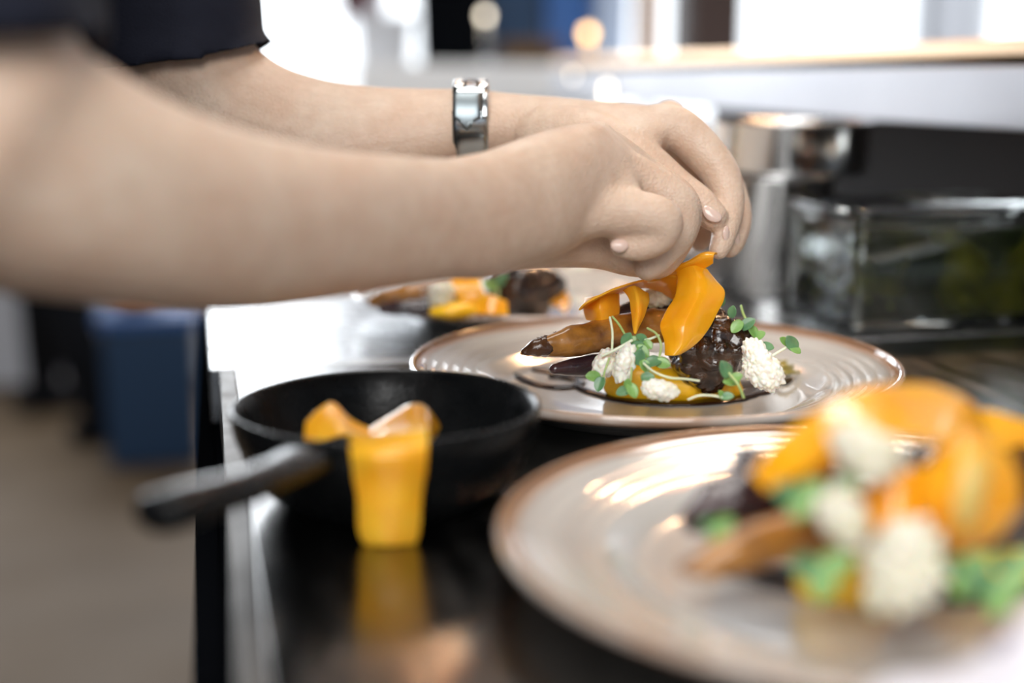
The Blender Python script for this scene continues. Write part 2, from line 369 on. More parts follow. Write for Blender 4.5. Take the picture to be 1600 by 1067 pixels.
# carrot ribbon draped over the pan edge: from inside, over the rim, down to the worktop
ribbon('carrot_ribbon', RW(
    ((548, 672, .574), (575, 690, .572), (625, 688, .572), (664, 668, .574)),
    ((545, 672, .545), (580, 678, .540), (620, 676, .540), (667, 668, .545)),
    ((546, 682, .534), (581, 688, .529), (624, 687, .529), (668, 680, .534)),
    ((549, 708, .526), (582, 712, .521), (628, 712, .521), (668, 704, .526)),
    ((554, 750, .530), (585, 752, .525), (628, 752, .525), (663, 748, .530)),
    ((560, 800, .533), (588, 803, .528), (626, 803, .528), (658, 798, .533)),
    ((563, 836, .536), (590, 842, .532), (624, 842, .532), (655, 836, .536)),
    ((572, 850, .537), (592, 852, .534), (622, 852, .534), (648, 850, .537))), yellow_m,
    'yellow-orange carrot ribbon hanging over the front of the black pan down to the steel')
ribbon('carrot_ribbon', RW(
    ((478, 660, .570), (476, 690, .565)), ((498, 640, .572), (502, 690, .560)), ((520, 630, .575), (545, 680, .560)),
    ((545, 655, .575), (560, 700, .565)), ((575, 668, .580), (590, 705, .570))), yellow_m,
    'folded orange carrot ribbon peaking inside the left of the black pan')
ribbon('carrot_ribbon', RW(
    ((575, 672, .585), (580, 690, .565)), ((610, 650, .587), (612, 684, .562)), ((645, 632, .588), (640, 676, .560)),
    ((668, 640, .590), (668, 672, .566)), ((688, 668, .592), (672, 690, .570))), orange_m,
    'curled orange carrot ribbon arching inside the right of the black pan')

# ================================================================ food builders
SPROUTS = 'microgreen sprouts scattered over the focused dish'
def leaf_mesh(bm, base, tip, wid, nrm, cup=.25, seed=0):
    base, tip, nrm = Vector(base), Vector(tip), Vector(nrm).normalized()
    a = tip-base; L = a.length; t = a/L; s = t.cross(nrm).normalized(); nn = s.cross(t)
    rows = []
    for i in range(8):
        u = i/7; wv = wid*math.sin(math.pi*min(1, .06+u*.90))**.6*(1-.15*u)
        if u > .98: wv *= .3
        c = base+t*L*u + nn*(-.25*L*u*u*cup)
        rows.append([bm.verts.new(c+s*wv*k + nn*(abs(k)**1.5*wv*cup)) for k in (-1, -.5, 0, .5, 1)])
    for a_, b_ in zip(rows[:-1], rows[1:]):
        for i in range(4): bm.faces.new((a_[i], a_[i+1], b_[i+1], b_[i]))
    return bm
def sprout(pts, r, leaves, label, d0=None, m=stem_m, lm=leaf_m, group=None):
    """pts [(px,py)] along the stem at depths; leaves [(px,py,size_px,angle_deg)]"""
    P = [W(*p) for p in pts]
    t = empty('microgreen', P[-1], label, 'microgreen', group)
    if len(P) > 1: obj('stem', stube(bmesh.new(), P, [r*.72]*len(P), 8, 5), m, t)
    for k, (x, y, s, ang, d) in enumerate(leaves):
        pxm = d/F; a = math.radians(ang); h = s*.55
        b = W(x-math.cos(a)*h, y+math.sin(a)*h, d+.001); e = W(x+math.cos(a)*h, y-math.sin(a)*h, d-.001)
        rnd = random.Random(int(x*7+y)); nr = -FW*.8+Vector((0, 0, 1))*rnd.uniform(.25, .7)+RT*rnd.uniform(-.4, .4)
        o = obj('leaf', leaf_mesh(bmesh.new(), b, e, s*.46*pxm, nr, rnd.uniform(.1, .45)), lm if k % 3 else leaf_dark if lm == leaf_m else lm, t)
        md = o.modifiers.new('thickness', 'SOLIDIFY'); md.thickness = .0004
        md = o.modifiers.new('round', 'SUBSURF'); md.levels = 1; md.render_levels = 1
    return t
def carrot(pts, radii, m, label, n=20, tipm=None, cat='carrot', name='roasted_carrot', amp=.08):
    bm = bmesh.new(); stube(bm, pts, radii, n, 10)
    for v in bm.verts:
        v.co += Vector((noise.noise(v.co*90), noise.noise(v.co*90+Vector((3, 1, 0))), noise.noise(v.co*90+Vector((0, 4, 8)))))*radii[len(radii)//2]*amp*2
    o = obj(name, bm, m); recenter(o, pts[-1]); return tag(o, label, cat)
def puff(c, rad, ax, label, seed, m=puff_m, name='puffed_cracker', cat='cracker', group=None, sub=5, bub=.30, bf=300):
    bm = blob(bmesh.new(), c, rad, ellrot(ax), sub, .22, 75, seed, bub, bf)
    o = obj(name, bm, m); recenter(o, c); return tag(o, label, cat, group)
def pool(paths, label, z0, m=sauce_m, name='sauce_swirl', cat='sauce'):
    """paths [(px, py, half-width m)] laid flat on the plate at height z0"""
    bm = bmesh.new()
    for path in paths:
        q = cr([tuple(G(x, y, z0))+(wd,) for x, y, wd in path], 6)
        P = [Vector(a[:3]) for a in q]; R = [a[3]*1.35 for a in q]; n = 10; rings = []
        t0 = (P[0]-P[1]).normalized(); t1 = (P[-1]-P[-2]).normalized()
        P = [P[0]+t0*R[0]*.9]+P+[P[-1]+t1*R[-1]*.9]; R = [R[0]*.3]+R+[R[-1]*.3]
        tube(bm, P, [(r*(1+.25*noise.noise(p*150)), .0011) for r, p in zip(R, P)], 12, up=(0, 0, 1))
    o = obj(name, bm, m); recenter(o, P[0]); return tag(o, label, cat)

# ================================================================ DISH ON THE FOCUSED PLATE
ZP = .0052
pool([[(806, 586, .002), (826, 597, .0028), (862, 605, .003), (897, 603, .003), (906, 596, .0025), (888, 591, .002), (862, 590, .0015)],
      [(838, 578, .003), (880, 583, .006), (930, 584, .007)]], 'dark jus swirl curling out beneath the long roasted carrot', ZP)
pool([[(902, 604, .002), (930, 614, .003), (975, 624, .004), (1040, 629, .0045), (1100, 628, .005), (1150, 620, .006), (1185, 610, .006)]], 'dark jus line running along the front of the yellow puree', ZP)
pool([[(1120, 606, .008), (1170, 601, .008), (1213, 597, .004), (1240, 591, .002)], [(1225, 600, .0015), (1246, 590, .001)]], 'dark jus tail pointing right past the puffed cracker', ZP)

# glazed braised meat: large lumpy piece
mc = W(1110, 543, .744)
bm = bmesh.new(); blob(bm, mc, (.0235, .020, .0225), ellrot((1, .1, -.45)), 6, .20, 55, 3, .16, 120)
me_o = obj('braised_meat', bm, meat_m); recenter(me_o, mc-Vector((0, 0, .02))); tag(me_o, 'lumpy dark glossy braised meat beneath the big carrot ribbon', 'meat')
# yellow puree
pt = G(1020, 602, .006)
bm = bmesh.new()
blob(bm, G(1005, 600, .012), (.022, .013, .0150), ellrot((1, -.25, 0)), 5, .12, 50, 5)
blob(bm, G(1060, 604, .012), (.023, .011, .0115), ellrot((1, -.2, 0)), 5, .18, 60, 9)
pu = obj('puree', bm, puree_m); recenter(pu, pt); tag(pu, 'smooth bright yellow puree mound in front of the meat', 'puree')
pt = G(1137, 605, .010); bm = blob(bmesh.new(), pt, (.008, .007, .0075), None, 4, .2, 90, 2)
tag(recenter(obj('puree_dab', bm, puree_m), pt), 'small yellow puree dab between the meat and the tall cracker', 'puree')
# roasted carrots
roast_path = [W(819, 551, .705), (W(845, 544, .708)), W(880, 536, .713), W(930, 526, .722), W(985, 515, .733), W(1040, 508, .745)]
rc = carrot(roast_path, [.0012, .0046, .0075, .0088, .0095, .0098], roast_m, 'long amber roasted carrot with charred tip pointing left off the dish', 28)
bm = bmesh.new()
stube(bm, [W(819, 551, .7045), W(834, 545, .7060), W(850, 541, .7085)], [.0018, .0043, .0058], 18, 6)
for v in bm.verts: v.co += Vector((noise.noise(v.co*300), noise.noise(v.co*300+Vector((3, 1, 0))), noise.noise(v.co*300+Vector((0, 4, 8)))))*.0009
o = obj('charred_tip', bm, roast_dark, rc); o['label'] = 'blackened wrinkled tip'
bm = bmesh.new()
for k in range(10):
    x = 840+k*4.2+random.uniform(-2, 2); y = 534-k*1.6
    a = W(x, y, .705+k*.001); stube(bm, [a, a+Vector((random.uniform(-.002, .002), 0, .0008)), a+Vector((random.uniform(-.003, .003), 0, .0014))], [.0005, .0003, .00012], 6, 3)
o = obj('root_hairs', bm, roast_dark, rc); o['kind'] = 'stuff'
carrot([W(868, 577, .712), W(890, 574, .716), W(925, 571, .722), W(975, 568, .730)], [.003, .0045, .0058, .006], purple_m, 'dark purple carrot lying in jus under the amber carrot', 20)
carrot([W(965, 492, .760), W(1000, 484, .765), W(1050, 490, .770), W(1090, 505, .775)], [.004, .0075, .009, .009], purple_m, 'dark carrot behind the thin hanging ribbon, mostly hidden', 20)
# puffed crackers
UPV = Vector((0, 0, 1))
puff(W(1187, 571, .700), (.0155, .0092, .0088), W(1205, 605, .69)-W(1165, 535, .705), 'tall knobbly puffed cracker leaning on the meat at the right', 1, sub=6, bub=.26, bf=330)
puff(W(977, 568, .690), (.0112, .0058, .0055), W(972, 598, .69)-W(985, 540, .69), 'upright puffed cracker standing left of the yellow puree', 2)
puff(W(944, 568, .702), (.0090, .0062, .0055), W(935, 590, .7)-W(955, 548, .7), 'shaded puffed cracker tucked behind the upright one', 3)
puff(W(1030, 609, .672), (.0090, .0058, .0060), RT+Vector((0, 0, -.25)), 'pale crumbly cracker lying on the front of the puree', 4)
puff(W(1029, 463, .752), (.0088, .0065, .0068), RT+Vector((0, 0, .2)), 'cream cauliflower crumb sitting on top under the held ribbon', 5, floret_m)

# carrot ribbons on the focused dish
ribbon('carrot_ribbon', RW(
    ((1012, 440, .728), (1018, 432, .722), (1030, 424, .720)),
    ((1042, 434, .728), (1046, 422, .719), (1056, 416, .722)),
    ((1072, 428, .726), (1076, 410, .717), (1084, 403, .724)),
    ((1094, 422, .722), (1098, 400, .714), (1104, 394, .724)),
    ((1114, 410, .718), (1116, 398, .714), (1121, 396, .722))), orange_m,
    'rolled top fold of orange ribbon pinched by the chef\'s fingertips')
ribbon('carrot_ribbon', RW(
    ((1058, 424, .722), (1082, 416, .718), (1104, 420, .722)),
    ((1060, 440, .720), (1090, 436, .712), (1120, 440, .720)),
    ((1056, 462, .718), (1090, 462, .708), (1131, 458, .718)),
    ((1044, 484, .714), (1080, 484, .704), (1123, 482, .714)),
    ((1032, 506, .710), (1070, 508, .700), (1111, 506, .710)),
    ((1038, 530, .706), (1066, 534, .699), (1092, 532, .705)),
    ((1040, 556, .703), (1052, 556, .699), (1064, 551, .702))), orange_m,
    'broad orange carrot ribbon draped down over the dark meat', .0013)
ribbon('carrot_ribbon', RW(
    ((1056, 470, .745), (1060, 430, .725)),
    ((1030, 455, .748), (1030, 430, .722)),
    ((1000, 450, .748), (996, 440, .718)),
    ((960, 462, .745), (950, 455, .712)),
    ((925, 474, .738), (918, 472, .708)),
    ((906, 483, .728), (905, 484, .712))), yellow_m,
    'narrow yellow ribbon with glossy top reaching left from the fingers')
ribbon('carrot_ribbon', RW(
    ((914, 466, .735), (938, 462, .722), (968, 458, .735)),
    ((913, 482, .732), (938, 484, .719), (968, 478, .732)),
    ((918, 500, .732), (940, 502, .721), (966, 496, .732))), yellow_m,
    'short translucent yellow ribbon loop hanging above the amber carrot')
ribbon('carrot_ribbon', RW(
    ((974, 454, .724), (992, 448, .716), (1012, 460, .726)),
    ((984, 466, .718), (998, 464, .711), (1013, 474, .720)),
    ((987, 484, .714), (998, 484, .708), (1008, 488, .714)),
    ((989, 504, .711), (995, 505, .708), (1000, 506, .711)),
    ((991, 521, .709), (992, 521, .709), (993, 521, .709))), yellow_m,
    'pointed yellow ribbon end hanging in front of the amber carrot')

# microgreens on the focused dish
sprout([(953, 496, .704), (957, 520, .698), (956, 549, .694)], .0009, [], 'thin white stem arching down over the amber carrot', group=SPROUTS)
sprout([(957, 495, .706), (968, 508, .702), (978, 526, .698)], .0009, [(979, 530, 22, 60, .696), (992, 534, 22, -20, .696)], 'sprout with two leaves at the middle of the amber carrot', m=stem_green, group=SPROUTS)
sprout([(1012, 513, .694), (1026, 522, .690), (1033, 540, .688), (1030, 558, .686)], .0009, [(1019, 566, 26, 195, .684), (1035, 567, 24, -15, .684)], 'sprout with curved stem and paired leaves in front of the meat', m=stem_green, group=SPROUTS)
sprout([(1006, 568, .680), (1022, 581, .676), (1046, 590, .674), (1070, 592, .676), (1092, 595, .680)], .0009, [(1012, 589, 20, 10, .672)], 'long white stem lying across the yellow puree', group=SPROUTS)
sprout([(987, 575, .680), (986, 590, .678), (984, 604, .676)], .0008, [(974, 611, 22, 200, .674), (988, 610, 24, -60, .673), (981, 600, 16, 90, .674)], 'sprout drooping below the upright cracker to the plate', m=stem_green, group=SPROUTS)
sprout([(1162, 621, .668), (1154, 602, .668), (1143, 588, .670), (1136, 578, .672)], .0010, [(1133, 577, 26, 110, .670), (1150, 590, 20, 30, .670), (1143, 595, 24, 185, .672)], 'sprout standing in front of the meat, pale leaf at its top', m=stem_green, group=SPROUTS)
sprout([(1076, 624, .668), (1092, 618, .666), (1112, 618, .666), (1132, 622, .666)], .0008, [(1137, 619, 18, 10, .665), (1128, 617, 14, 120, .666)], 'pale stem with curled leaf lying on jus at the plate front', group=SPROUTS)
sprout([(1158, 478, .738), (1162, 492, .734), (1172, 510, .732), (1180, 528, .730), (1196, 540, .728)], .0011, [(1169, 506, 24, 40, .728), (1151, 510, 22, 230, .728), (1186, 524, 20, 30, .726), (1198, 541, 22, -10, .724), (1177, 518, 20, -60, .727)], 'leafy sprout climbing the right shoulder of the meat', m=stem_green, group=SPROUTS)
sprout([(1205, 557, .722), (1218, 549, .722), (1232, 541, .722)], .0011, [(1237, 536, 24, 120, .720), (1226, 533, 16, 140, .722), (1243, 546, 18, -30, .720)], 'lone sprout leaning right over the plate beyond the tall cracker', group=SPROUTS)
sprout([(941, 556, .694), (962, 546, .692), (987, 532, .692)], .0011, [(995, 540, 22, 20, .692), (1004, 549, 24, -40, .690)], 'thick pale stem pointing up beside the upright cracker', group=SPROUTS)
sprout([(1000, 532, .696), (1014, 530, .694), (1029, 524, .694)], .0009, [(1003, 528, 18, 150, .694), (1013, 538, 16, -50, .692)], 'short pale stem below the pointed ribbon end', group=SPROUTS)
sprout([(952, 560, .690), (945, 580, .688), (942, 596, .686)], .0008, [(937, 600, 22, 250, .684), (927, 588, 22, 175, .686)], 'sprout trailing down at the far left of the puree', m=stem_green, group=SPROUTS)
sprout([(1126, 478, .735)], .001, [(1127, 470, 16, 80, .732)], 'single leaf peeping from behind the broad ribbon', group=SPROUTS)
sprout([(1146, 495, .735)], .001, [(1144, 487, 18, 80, .722)], 'round single leaf stuck on the top of the meat', group=SPROUTS)
sprout([(998, 556, .690), (1003, 565, .69)], .0008, [(999, 558, 24, 80, .687), (1008, 572, 20, -60, .684), (993, 548, 18, 150, .689)], 'clump of small leaves between upright cracker and curved sprout', m=stem_green, group=SPROUTS)
# carrot tops fanning to the right on the plate
tp = empty('glazed_greens', G(1205, 575, .006), 'olive glazed carrot tops fanned flat toward the right plate rim', 'carrot tops')
for k in range(9):
    y = 552+k*2.8; e = 1262+random.uniform(-18, 18)
    obj('strand', stube(bmesh.new(), [G(1196, 566+k*1.2, .009), G(1225, y+8, .0085+.0015*(k % 3)), G(e, y+random.uniform(-1, 6), .0075)], [.0016, .0012, .0006], 7, 5), strand_m, tp)
# ================================================================ DISH ON THE FOREGROUND PLATE
carrot([W(1076, 890, .440), W(1130, 872, .442), W(1190, 850, .447), W(1280, 822, .456), W(1360, 800, .465)], [.003, .0065, .008, .009, .009], roast_m, 'amber roasted carrot pointing left on the foreground plate', 22)
carrot([W(1180, 842, .465), W(1240, 818, .468), W(1320, 800, .474)], [.005, .0075, .008], roast_m, 'shorter amber carrot half hidden under the foreground greens', 22)
carrot([W(1092, 806, .462), W(1125, 786, .466), W(1190, 776, .470), W(1260, 776, .476)], [.006, .0092, .0105, .0105], purple_m, 'dark purple carrot lying above the foreground amber carrot', 22)
carrot([W(1168, 722, .495), W(1172, 748, .490), W(1205, 764, .485), W(1260, 760, .485)], [.006, .008, .010, .010], purple_m, 'curled dark carrot end rising beside the foreground ribbons', 22)
mc = W(1510, 800, .490)
bm = blob(bmesh.new(), mc, (.036, .022, .028), None, 5, .2, 45, 8, .14, 110)
tag(recenter(obj('braised_meat', bm, meat_m), mc-Vector((0, 0, .02))), 'dark glazed meat hidden behind the foreground carrot slices', 'meat')
bm = blob(bmesh.new(), G(1330, 905, .010), (.022, .012, .011), None, 4, .15, 60, 4)
tag(recenter(obj('puree', bm, puree_m), G(1330, 905, .006)), 'yellow puree showing between greens on the foreground plate', 'puree')
bm = blob(bmesh.new(), G(1530, 880, .012), (.022, .012, .012), None, 4, .15, 60, 14)
tag(recenter(obj('puree', bm, puree_m), G(1530, 880, .006)), 'yellow puree at the right of the foreground plate', 'puree')
ribbon('carrot_ribbon', RW(
    ((1172, 742, .440), (1198, 768, .434)), ((1205, 702, .440), (1245, 742, .428)), ((1250, 662, .445), (1290, 712, .424)),
    ((1310, 622, .452), (1338, 692, .424)), ((1375, 604, .462), (1392, 680, .428)), ((1440, 602, .472), (1455, 690, .436)),
    ((1505, 622, .478), (1508, 706, .446)), ((1545, 672, .480), (1538, 726, .456))), orange_m,
    'wide arching orange ribbon over the top of the foreground dish', .0016)
pool([[(1130, 880, .006), (1200, 895, .009), (1290, 912, .010), (1420, 925, .010), (1540, 915, .010), (1600, 895, .010)]], 'dark jus pooled under the foreground carrots and greens', ZP)
o = ribbon('carrot_ribbon', RW(
    ((1500, 682, .432), (1518, 674, .430), (1540, 684, .434)),
    ((1462, 712, .428), (1515, 706, .420), (1578, 716, .430)),
    ((1444, 752, .426), (1512, 752, .417), (1594, 756, .428)),
    ((1440, 796, .426), (1508, 800, .417), (1588, 798, .428)),
    ((1456, 834, .428), (1504, 840, .421), (1560, 836, .430)),
    ((1482, 856, .432), (1502, 862, .430), (1524, 858, .433))), orange_m,
    'oval orange carrot slice with pale core facing the camera at far right', .0016)
bm = bmesh.new()
oc = W(1518, 766, .4150)
bmesh.ops.create_circle(bm, cap_ends=True, radius=1, segments=28)
Mx = Matrix((RT, (UP*.97+RT*.18).normalized(), -FW)).transposed()
for v in bm.verts: v.co = oc + Mx @ Vector((v.co.x*.0050, v.co.y*.0125, 0.0006 - .0012*v.co.x**2))
co = obj('pale_core', bm, pale_core, o); md = co.modifiers.new('thickness', 'SOLIDIFY'); md.thickness = .001; md.offset = 0
co['label'] = 'pale yellow oval core'
ribbon('carrot_ribbon', RW(
    ((1345, 772, .436), (1340, 812, .434)), ((1375, 750, .430), (1372, 835, .428)), ((1410, 735, .428), (1408, 842, .425)),
    ((1445, 728, .432), (1446, 832, .430)), ((1468, 730, .442), (1470, 810, .440))), orange_m,
    'short orange curl between the white florets in the foreground', .0016)
ribbon('carrot_ribbon', RW(
    ((1520, 640, .490), (1524, 690, .486)), ((1570, 648, .492), (1570, 720, .488)), ((1620, 665, .494), (1625, 770, .49)),
    ((1670, 700, .494), (1670, 800, .49))), yellow_m, 'pale orange ribbon leaving the frame at the right edge', .0016)
ribbon('carrot_ribbon', RW(
    ((1230, 720, .455), (1250, 760, .452)), ((1280, 690, .450), (1300, 740, .446)), ((1340, 680, .452), (1350, 730, .450)),
    ((1400, 690, .458), (1400, 750, .455))), yellow_m, 'inner yellow ribbon folded beneath the wide foreground arch', .0016)
for i, (x, y, d, r, ax, lb) in enumerate((
    (1352, 705, .418, (.0130, .0085, .0085), RT*.8+Vector((0, 0, -.5)), 'upper white floret under the arching foreground ribbon'),
    (1318, 812, .420, (.0115, .0070, .0075), RT*.55+Vector((0, 0, -.9)), 'middle white floret leaning left of the orange curl'),
    (1412, 890, .412, (.0150, .0110, .0125), RT*.4+Vector((0, 0, 1)), 'largest white floret standing at the front of the foreground dish'))):
    puff(W(x, y, d), r, ax, lb, 20+i, floret_m, 'white_floret', 'cauliflower', 'white florets on the foreground dish', 5, .5, 190)
GF = 'blurred green leaves on the foreground dish'
for x, y, s, d, lb in ((1250, 772, 50, .425, 'green leaf pair left of the upper foreground floret'), (1120, 822, 34, .452, 'small green leaves on the dark purple foreground carrot'),
                       (1285, 890, 62, .418, 'bright green leaves at the foreground carrot, left of the big floret'), (1505, 890, 56, .42, 'green leaves just right of the big foreground floret'),
                       (1560, 915, 62, .415, 'green leaves nearest the lower right of the foreground dish'), (1330, 742, 36, .425, 'leaf between upper and middle foreground florets'), (1590, 880, 50, .43, 'green leaf cut by the right frame edge')):
    sprout([(x+s*.4, y+s*.7, d+.004), (x+s*.1, y+s*.3, d+.002), (x, y, d)], .0011,
           [(x-s*.35, y, s*.9, 150, d), (x+s*.35, y-s*.1, s*.9, 30, d), (x, y+s*.4, s*.8, 250, d-.002)], lb, m=stem_green, group=GF)

# ================================================================ DISH ON THE REAR PLATES
carrot([W(585, 470, .935), W(620, 464, .937), W(665, 460, .94), W(720, 455, .95)], [.004, .008, .0095, .010], roast_m, 'brown roasted carrot on the rear plate below the near forearm', 18)
carrot([W(600, 482, .925), W(650, 480, .926), W(700, 478, .93)], [.004, .006, .007], purple_m, 'dark carrot lying under the brown one on the rear plate', 18)
mc = W(818, 455, .955); bm = blob(bmesh.new(), mc, (.028, .022, .022), None, 5, .2, 45, 6, .14, 110)
tag(recenter(obj('braised_meat', bm, meat_m), mc-Vector((0, 0, .018))), 'dark glazed meat on the rear plate behind the wrist', 'meat')
puff(W(690, 462, .915), (.012, .008, .009), RT*.2+UPV, 'white floret on the rear plate, left of its orange ribbon', 31, floret_m, 'white_floret', 'cauliflower', sub=4, bub=.4, bf=200)
ribbon('carrot_ribbon', RW(((706, 425, .935), (750, 422, .935)), ((704, 448, .920), (752, 446, .918)), ((718, 470, .915), (762, 468, .914)), ((735, 492, .910), (768, 488, .910))), orange_m, 'orange ribbon draped down the rear plate\'s dish')
ribbon('carrot_ribbon', RW(((748, 462, .918), (745, 490, .906)), ((770, 462, .912), (768, 492, .903)), ((792, 472, .912), (794, 492, .905))), orange_m, 'small orange ribbon curl lying on the rear plate')
bm = blob(bmesh.new(), W(715, 486, .915), (.019, .010, .006), None, 4, .15, 60, 15)
tag(recenter(obj('puree', bm, puree_m), W(715, 490, .915)), 'yellow puree smear on the rear plate', 'puree')
sprout([(770, 440, .93), (778, 455, .925), (776, 470, .92)], .0012, [(783, 436, 26, 60, .925), (765, 445, 22, 150, .92)], 'green sprout on the rear plate between ribbon and meat', m=stem_green)
ribbon('carrot_ribbon', RW(((860, 440, .955), (850, 470, .945)), ((880, 450, .955), (872, 480, .945)), ((892, 470, .95), (884, 490, .94))), orange_m, 'orange ribbon at the right of the rear dish beside the meat')
for x, y, r, lb in ((905, 425, .016, 'white floret on the farthest plate, left one'), (955, 440, .014, 'white floret on the farthest plate, right one')):
    puff(W(x, y, 1.17), (r, r*.8, r*.7), RT, lb, int(x), floret_m, 'white_floret', 'cauliflower', sub=4, bub=.3, bf=150)
carrot([W(880, 448, 1.19), W(930, 444, 1.2), W(990, 442, 1.21)], [.005, .009, .010], roast_m, 'amber carrot on the farthest plate', 16)

# ================================================================ POTS AND CONTAINER
def pot(c, r, h, label, lip=.003, handles=True):
    t = empty('steel_pot', c, label, 'pot'); c = Vector(c)
    obj('pot_body', lathe(bmesh.new(), [(0, .0005), (r-.003, .0005), (r, .003), (r, h-.002), (r+lip, h), (r+lip, h+.0015), (r-.0012, h-.0005), (r-.0018, h-.004), (r-.0018, .003), (0, .0028)], c, 72), steel, t)
    if handles:
        for s in (-1, 1):
            d = Vector((s*.6, .8, 0)).normalized(); e = Vector((-d.y, d.x, 0)); z = Vector((0, 0, h*.8))
            obj('handle', stube(bmesh.new(), [c+z+d*r+e*.014, c+z+d*(r+.016)+e*.012, c+z+d*(r+.016)-e*.012, c+z+d*r-e*.014], [.0025]*4, 8, 5), steel, t)
    return t
pc = Vector((.4690, 1.075, .0005))
pot(pc, .052, .098, 'tall polished steel pot beneath the shelf, right of the fingers')
t = empty('steel_pan', pc+Vector((0.006, 0, .1000)), 'wider steel pan stacked on top of the tall steel pot', 'pan')
c = pc+Vector((.014, 0, .1000)); r = .0665; h = .043
obj('pan_body', lathe(bmesh.new(), [(0, 0), (r-.006, 0), (r, .005), (r, h-.002), (r+.003, h), (r+.003, h+.0015), (r-.0012, h-.0005), (r-.0018, h-.004), (r-.0018, .006), (r-.007, .002), (0, .002)], c, 72), steel, t)
obj('handle', stube(bmesh.new(), [c+Vector((-.01, .066, .033)), c+Vector((-.02, .11, .036)), c+Vector((-.03, .17, .038))], [.005, .004, .005], 10, 5), steel, t)

def rbox(bm, x0, y0, x1, y1, zs, offs, rad=.012, n=6):     # rounded-corner rectangular lathe
    rings = []
    for z, o in zip(zs, offs):
        ring = []
        for cx, cy, a0 in ((x1-rad, y1-rad, 0), (x0+rad, y1-rad, 90), (x0+rad, y0+rad, 180), (x1-rad, y0+rad, 270)):
            for k in range(n+1):
                a = math.radians(a0+90*k/n); ring.append(bm.verts.new((cx+(rad+o)*math.cos(a), cy+(rad+o)*math.sin(a), z)))
        rings.append(ring)
    for A, B in zip(rings[:-1], rings[1:]):
        for k in range(len(A)): bm.faces.new((A[k], A[(k+1) % len(A)], B[(k+1) % len(A)], B[k]))
    bm.faces.new(rings[0][::-1]); bm.faces.new(rings[-1]); return bm
gc = empty('glass_container', (.52, .94, .0005), 'clear rectangular glass container of dark green herb oil under the shelf', 'container')
obj('container_body', rbox(bmesh.new(), .449, .880, .615, 1.000, (.0007, .004, .078, .082, .0845, .0845, .080, .006, .0045), (-.006, -.002, 0, .003, .003, -.001, -.0035, -.005, -.008)), glass_m, gc)
obj('herb_oil', rbox(bmesh.new(), .449, .880, .615, 1.000, (.0062, .008, .073, .0735), (-.0085, -.006, -.0048, -.006)), oil_m, gc)
lid_m = mat('pale_lid_rim', (.75, .74, .72), .15, 1)
bm = rbox(bmesh.new(), .449, .880, .615, 1.000, (.0848, .0878, .0885, .0885), (.003, .003, .001, -.004))
obj('container_lid', bm, glass_m, gc)
herb = mat('chopped_herb', (.05, .09, .01), .4, 0, (.22, .20, .02), 90)
bm = bmesh.new()
rnd = random.Random(3)
for k in range(120):
    f = rnd.random()
    if f < .5: p = Vector((rnd.uniform(.458, .60), .8862+rnd.uniform(0, .0006), rnd.uniform(.012, .070)))
    else: p = Vector((.4552+rnd.uniform(0, .0006), rnd.uniform(.89, .98), rnd.uniform(.012, .070)))
    blob(bm, p, (.002+rnd.random()*.003, .0008, .0015+rnd.random()*.003), None, 1, .2, 200, k)
o = obj('herb_pieces', bm, herb, gc); o['kind'] = 'stuff'

# napkin / paper at the lower right, close to the lens
bm = bmesh.new(); grid = []
A0, A1, A2, A3 = W(1345, 1105, .335), W(1640, 955, .345), W(1900, 1080, .27), W(1500, 1300, .27)
for i in range(13):
    row = []
    for j in range(13):
        u, v = i/12, j/12
        p = A0.lerp(A1, u).lerp(A3.lerp(A2, u), v); p = p + Vector((0, 0, 1))*(.004*noise.noise(p*40)+.002*math.sin(u*9+v*4))
        row.append(bm.verts.new(p))
    grid.append(row)
for i in range(12):
    for j in range(12): bm.faces.new((grid[i][j], grid[i+1][j], grid[i+1][j+1], grid[i][j+1]))
nk = obj('paper_napkin', bm, paper_m); recenter(nk, A3); tag(nk, 'white lilac paper napkin corner at the lower right, closest to camera', 'napkin')
md = nk.modifiers.new('thickness', 'SOLIDIFY'); md.thickness = .0008
bm = bmesh.new(); bmesh.ops.create_uvsphere(bm, u_segments=16, v_segments=8, radius=1)
nkc = W(1568, 1000, .3375)
e1 = (A1-A0).normalized(); nr = e1.cross(A3-A0).normalized(); e2 = nr.cross(e1)
for v in bm.verts: v.co = nkc + e1*v.co.x*.0042*(1+.3*noise.noise(v.co*2)) + e2*v.co.y*.0028 + nr*v.co.z*.0035
o = obj('printed_mark', bm, ink_m, nk); o['label'] = 'dark purple smudge of print'

# ================================================================ THE CHEF
VOX = .0013
def ring_sweep(bm, st, n=28, sub=5):
    """st: [(x, y_top, y_bot, depth, depth_radius)] silhouettes measured across the limb"""
    q = cr([(x0, y0, x1, y1, d, rd) for (x0, y0), (x1, y1), d, rd in st], sub); rings = []
    for x0, y0, x1, y1, d, rd in q:
        a, b = W(x0, y0, d), W(x1, y1, d); c = (a+b)/2; e = (a-b)/2
        dirv = (c-EYE).normalized()
        rings.append([bm.verts.new(c+e*math.cos(2*math.pi*k/n)+dirv*rd*math.sin(2*math.pi*k/n)) for k in range(n)])
    for A, B in zip(rings[:-1], rings[1:]):
        for k in range(n): bm.faces.new((A[k], A[(k+1) % n], B[(k+1) % n], B[k]))
    bm.faces.new(rings[0][::-1]); bm.faces.new(rings[-1]); bmesh.ops.recalc_face_normals(bm, faces=bm.faces[:])
def chain(bm, pts, n=16, sub=6):      # finger: (px, py, depth, radius m)
    stube(bm, [W(*p[:3]) for p in pts], [p[3] for p in pts], n, sub)
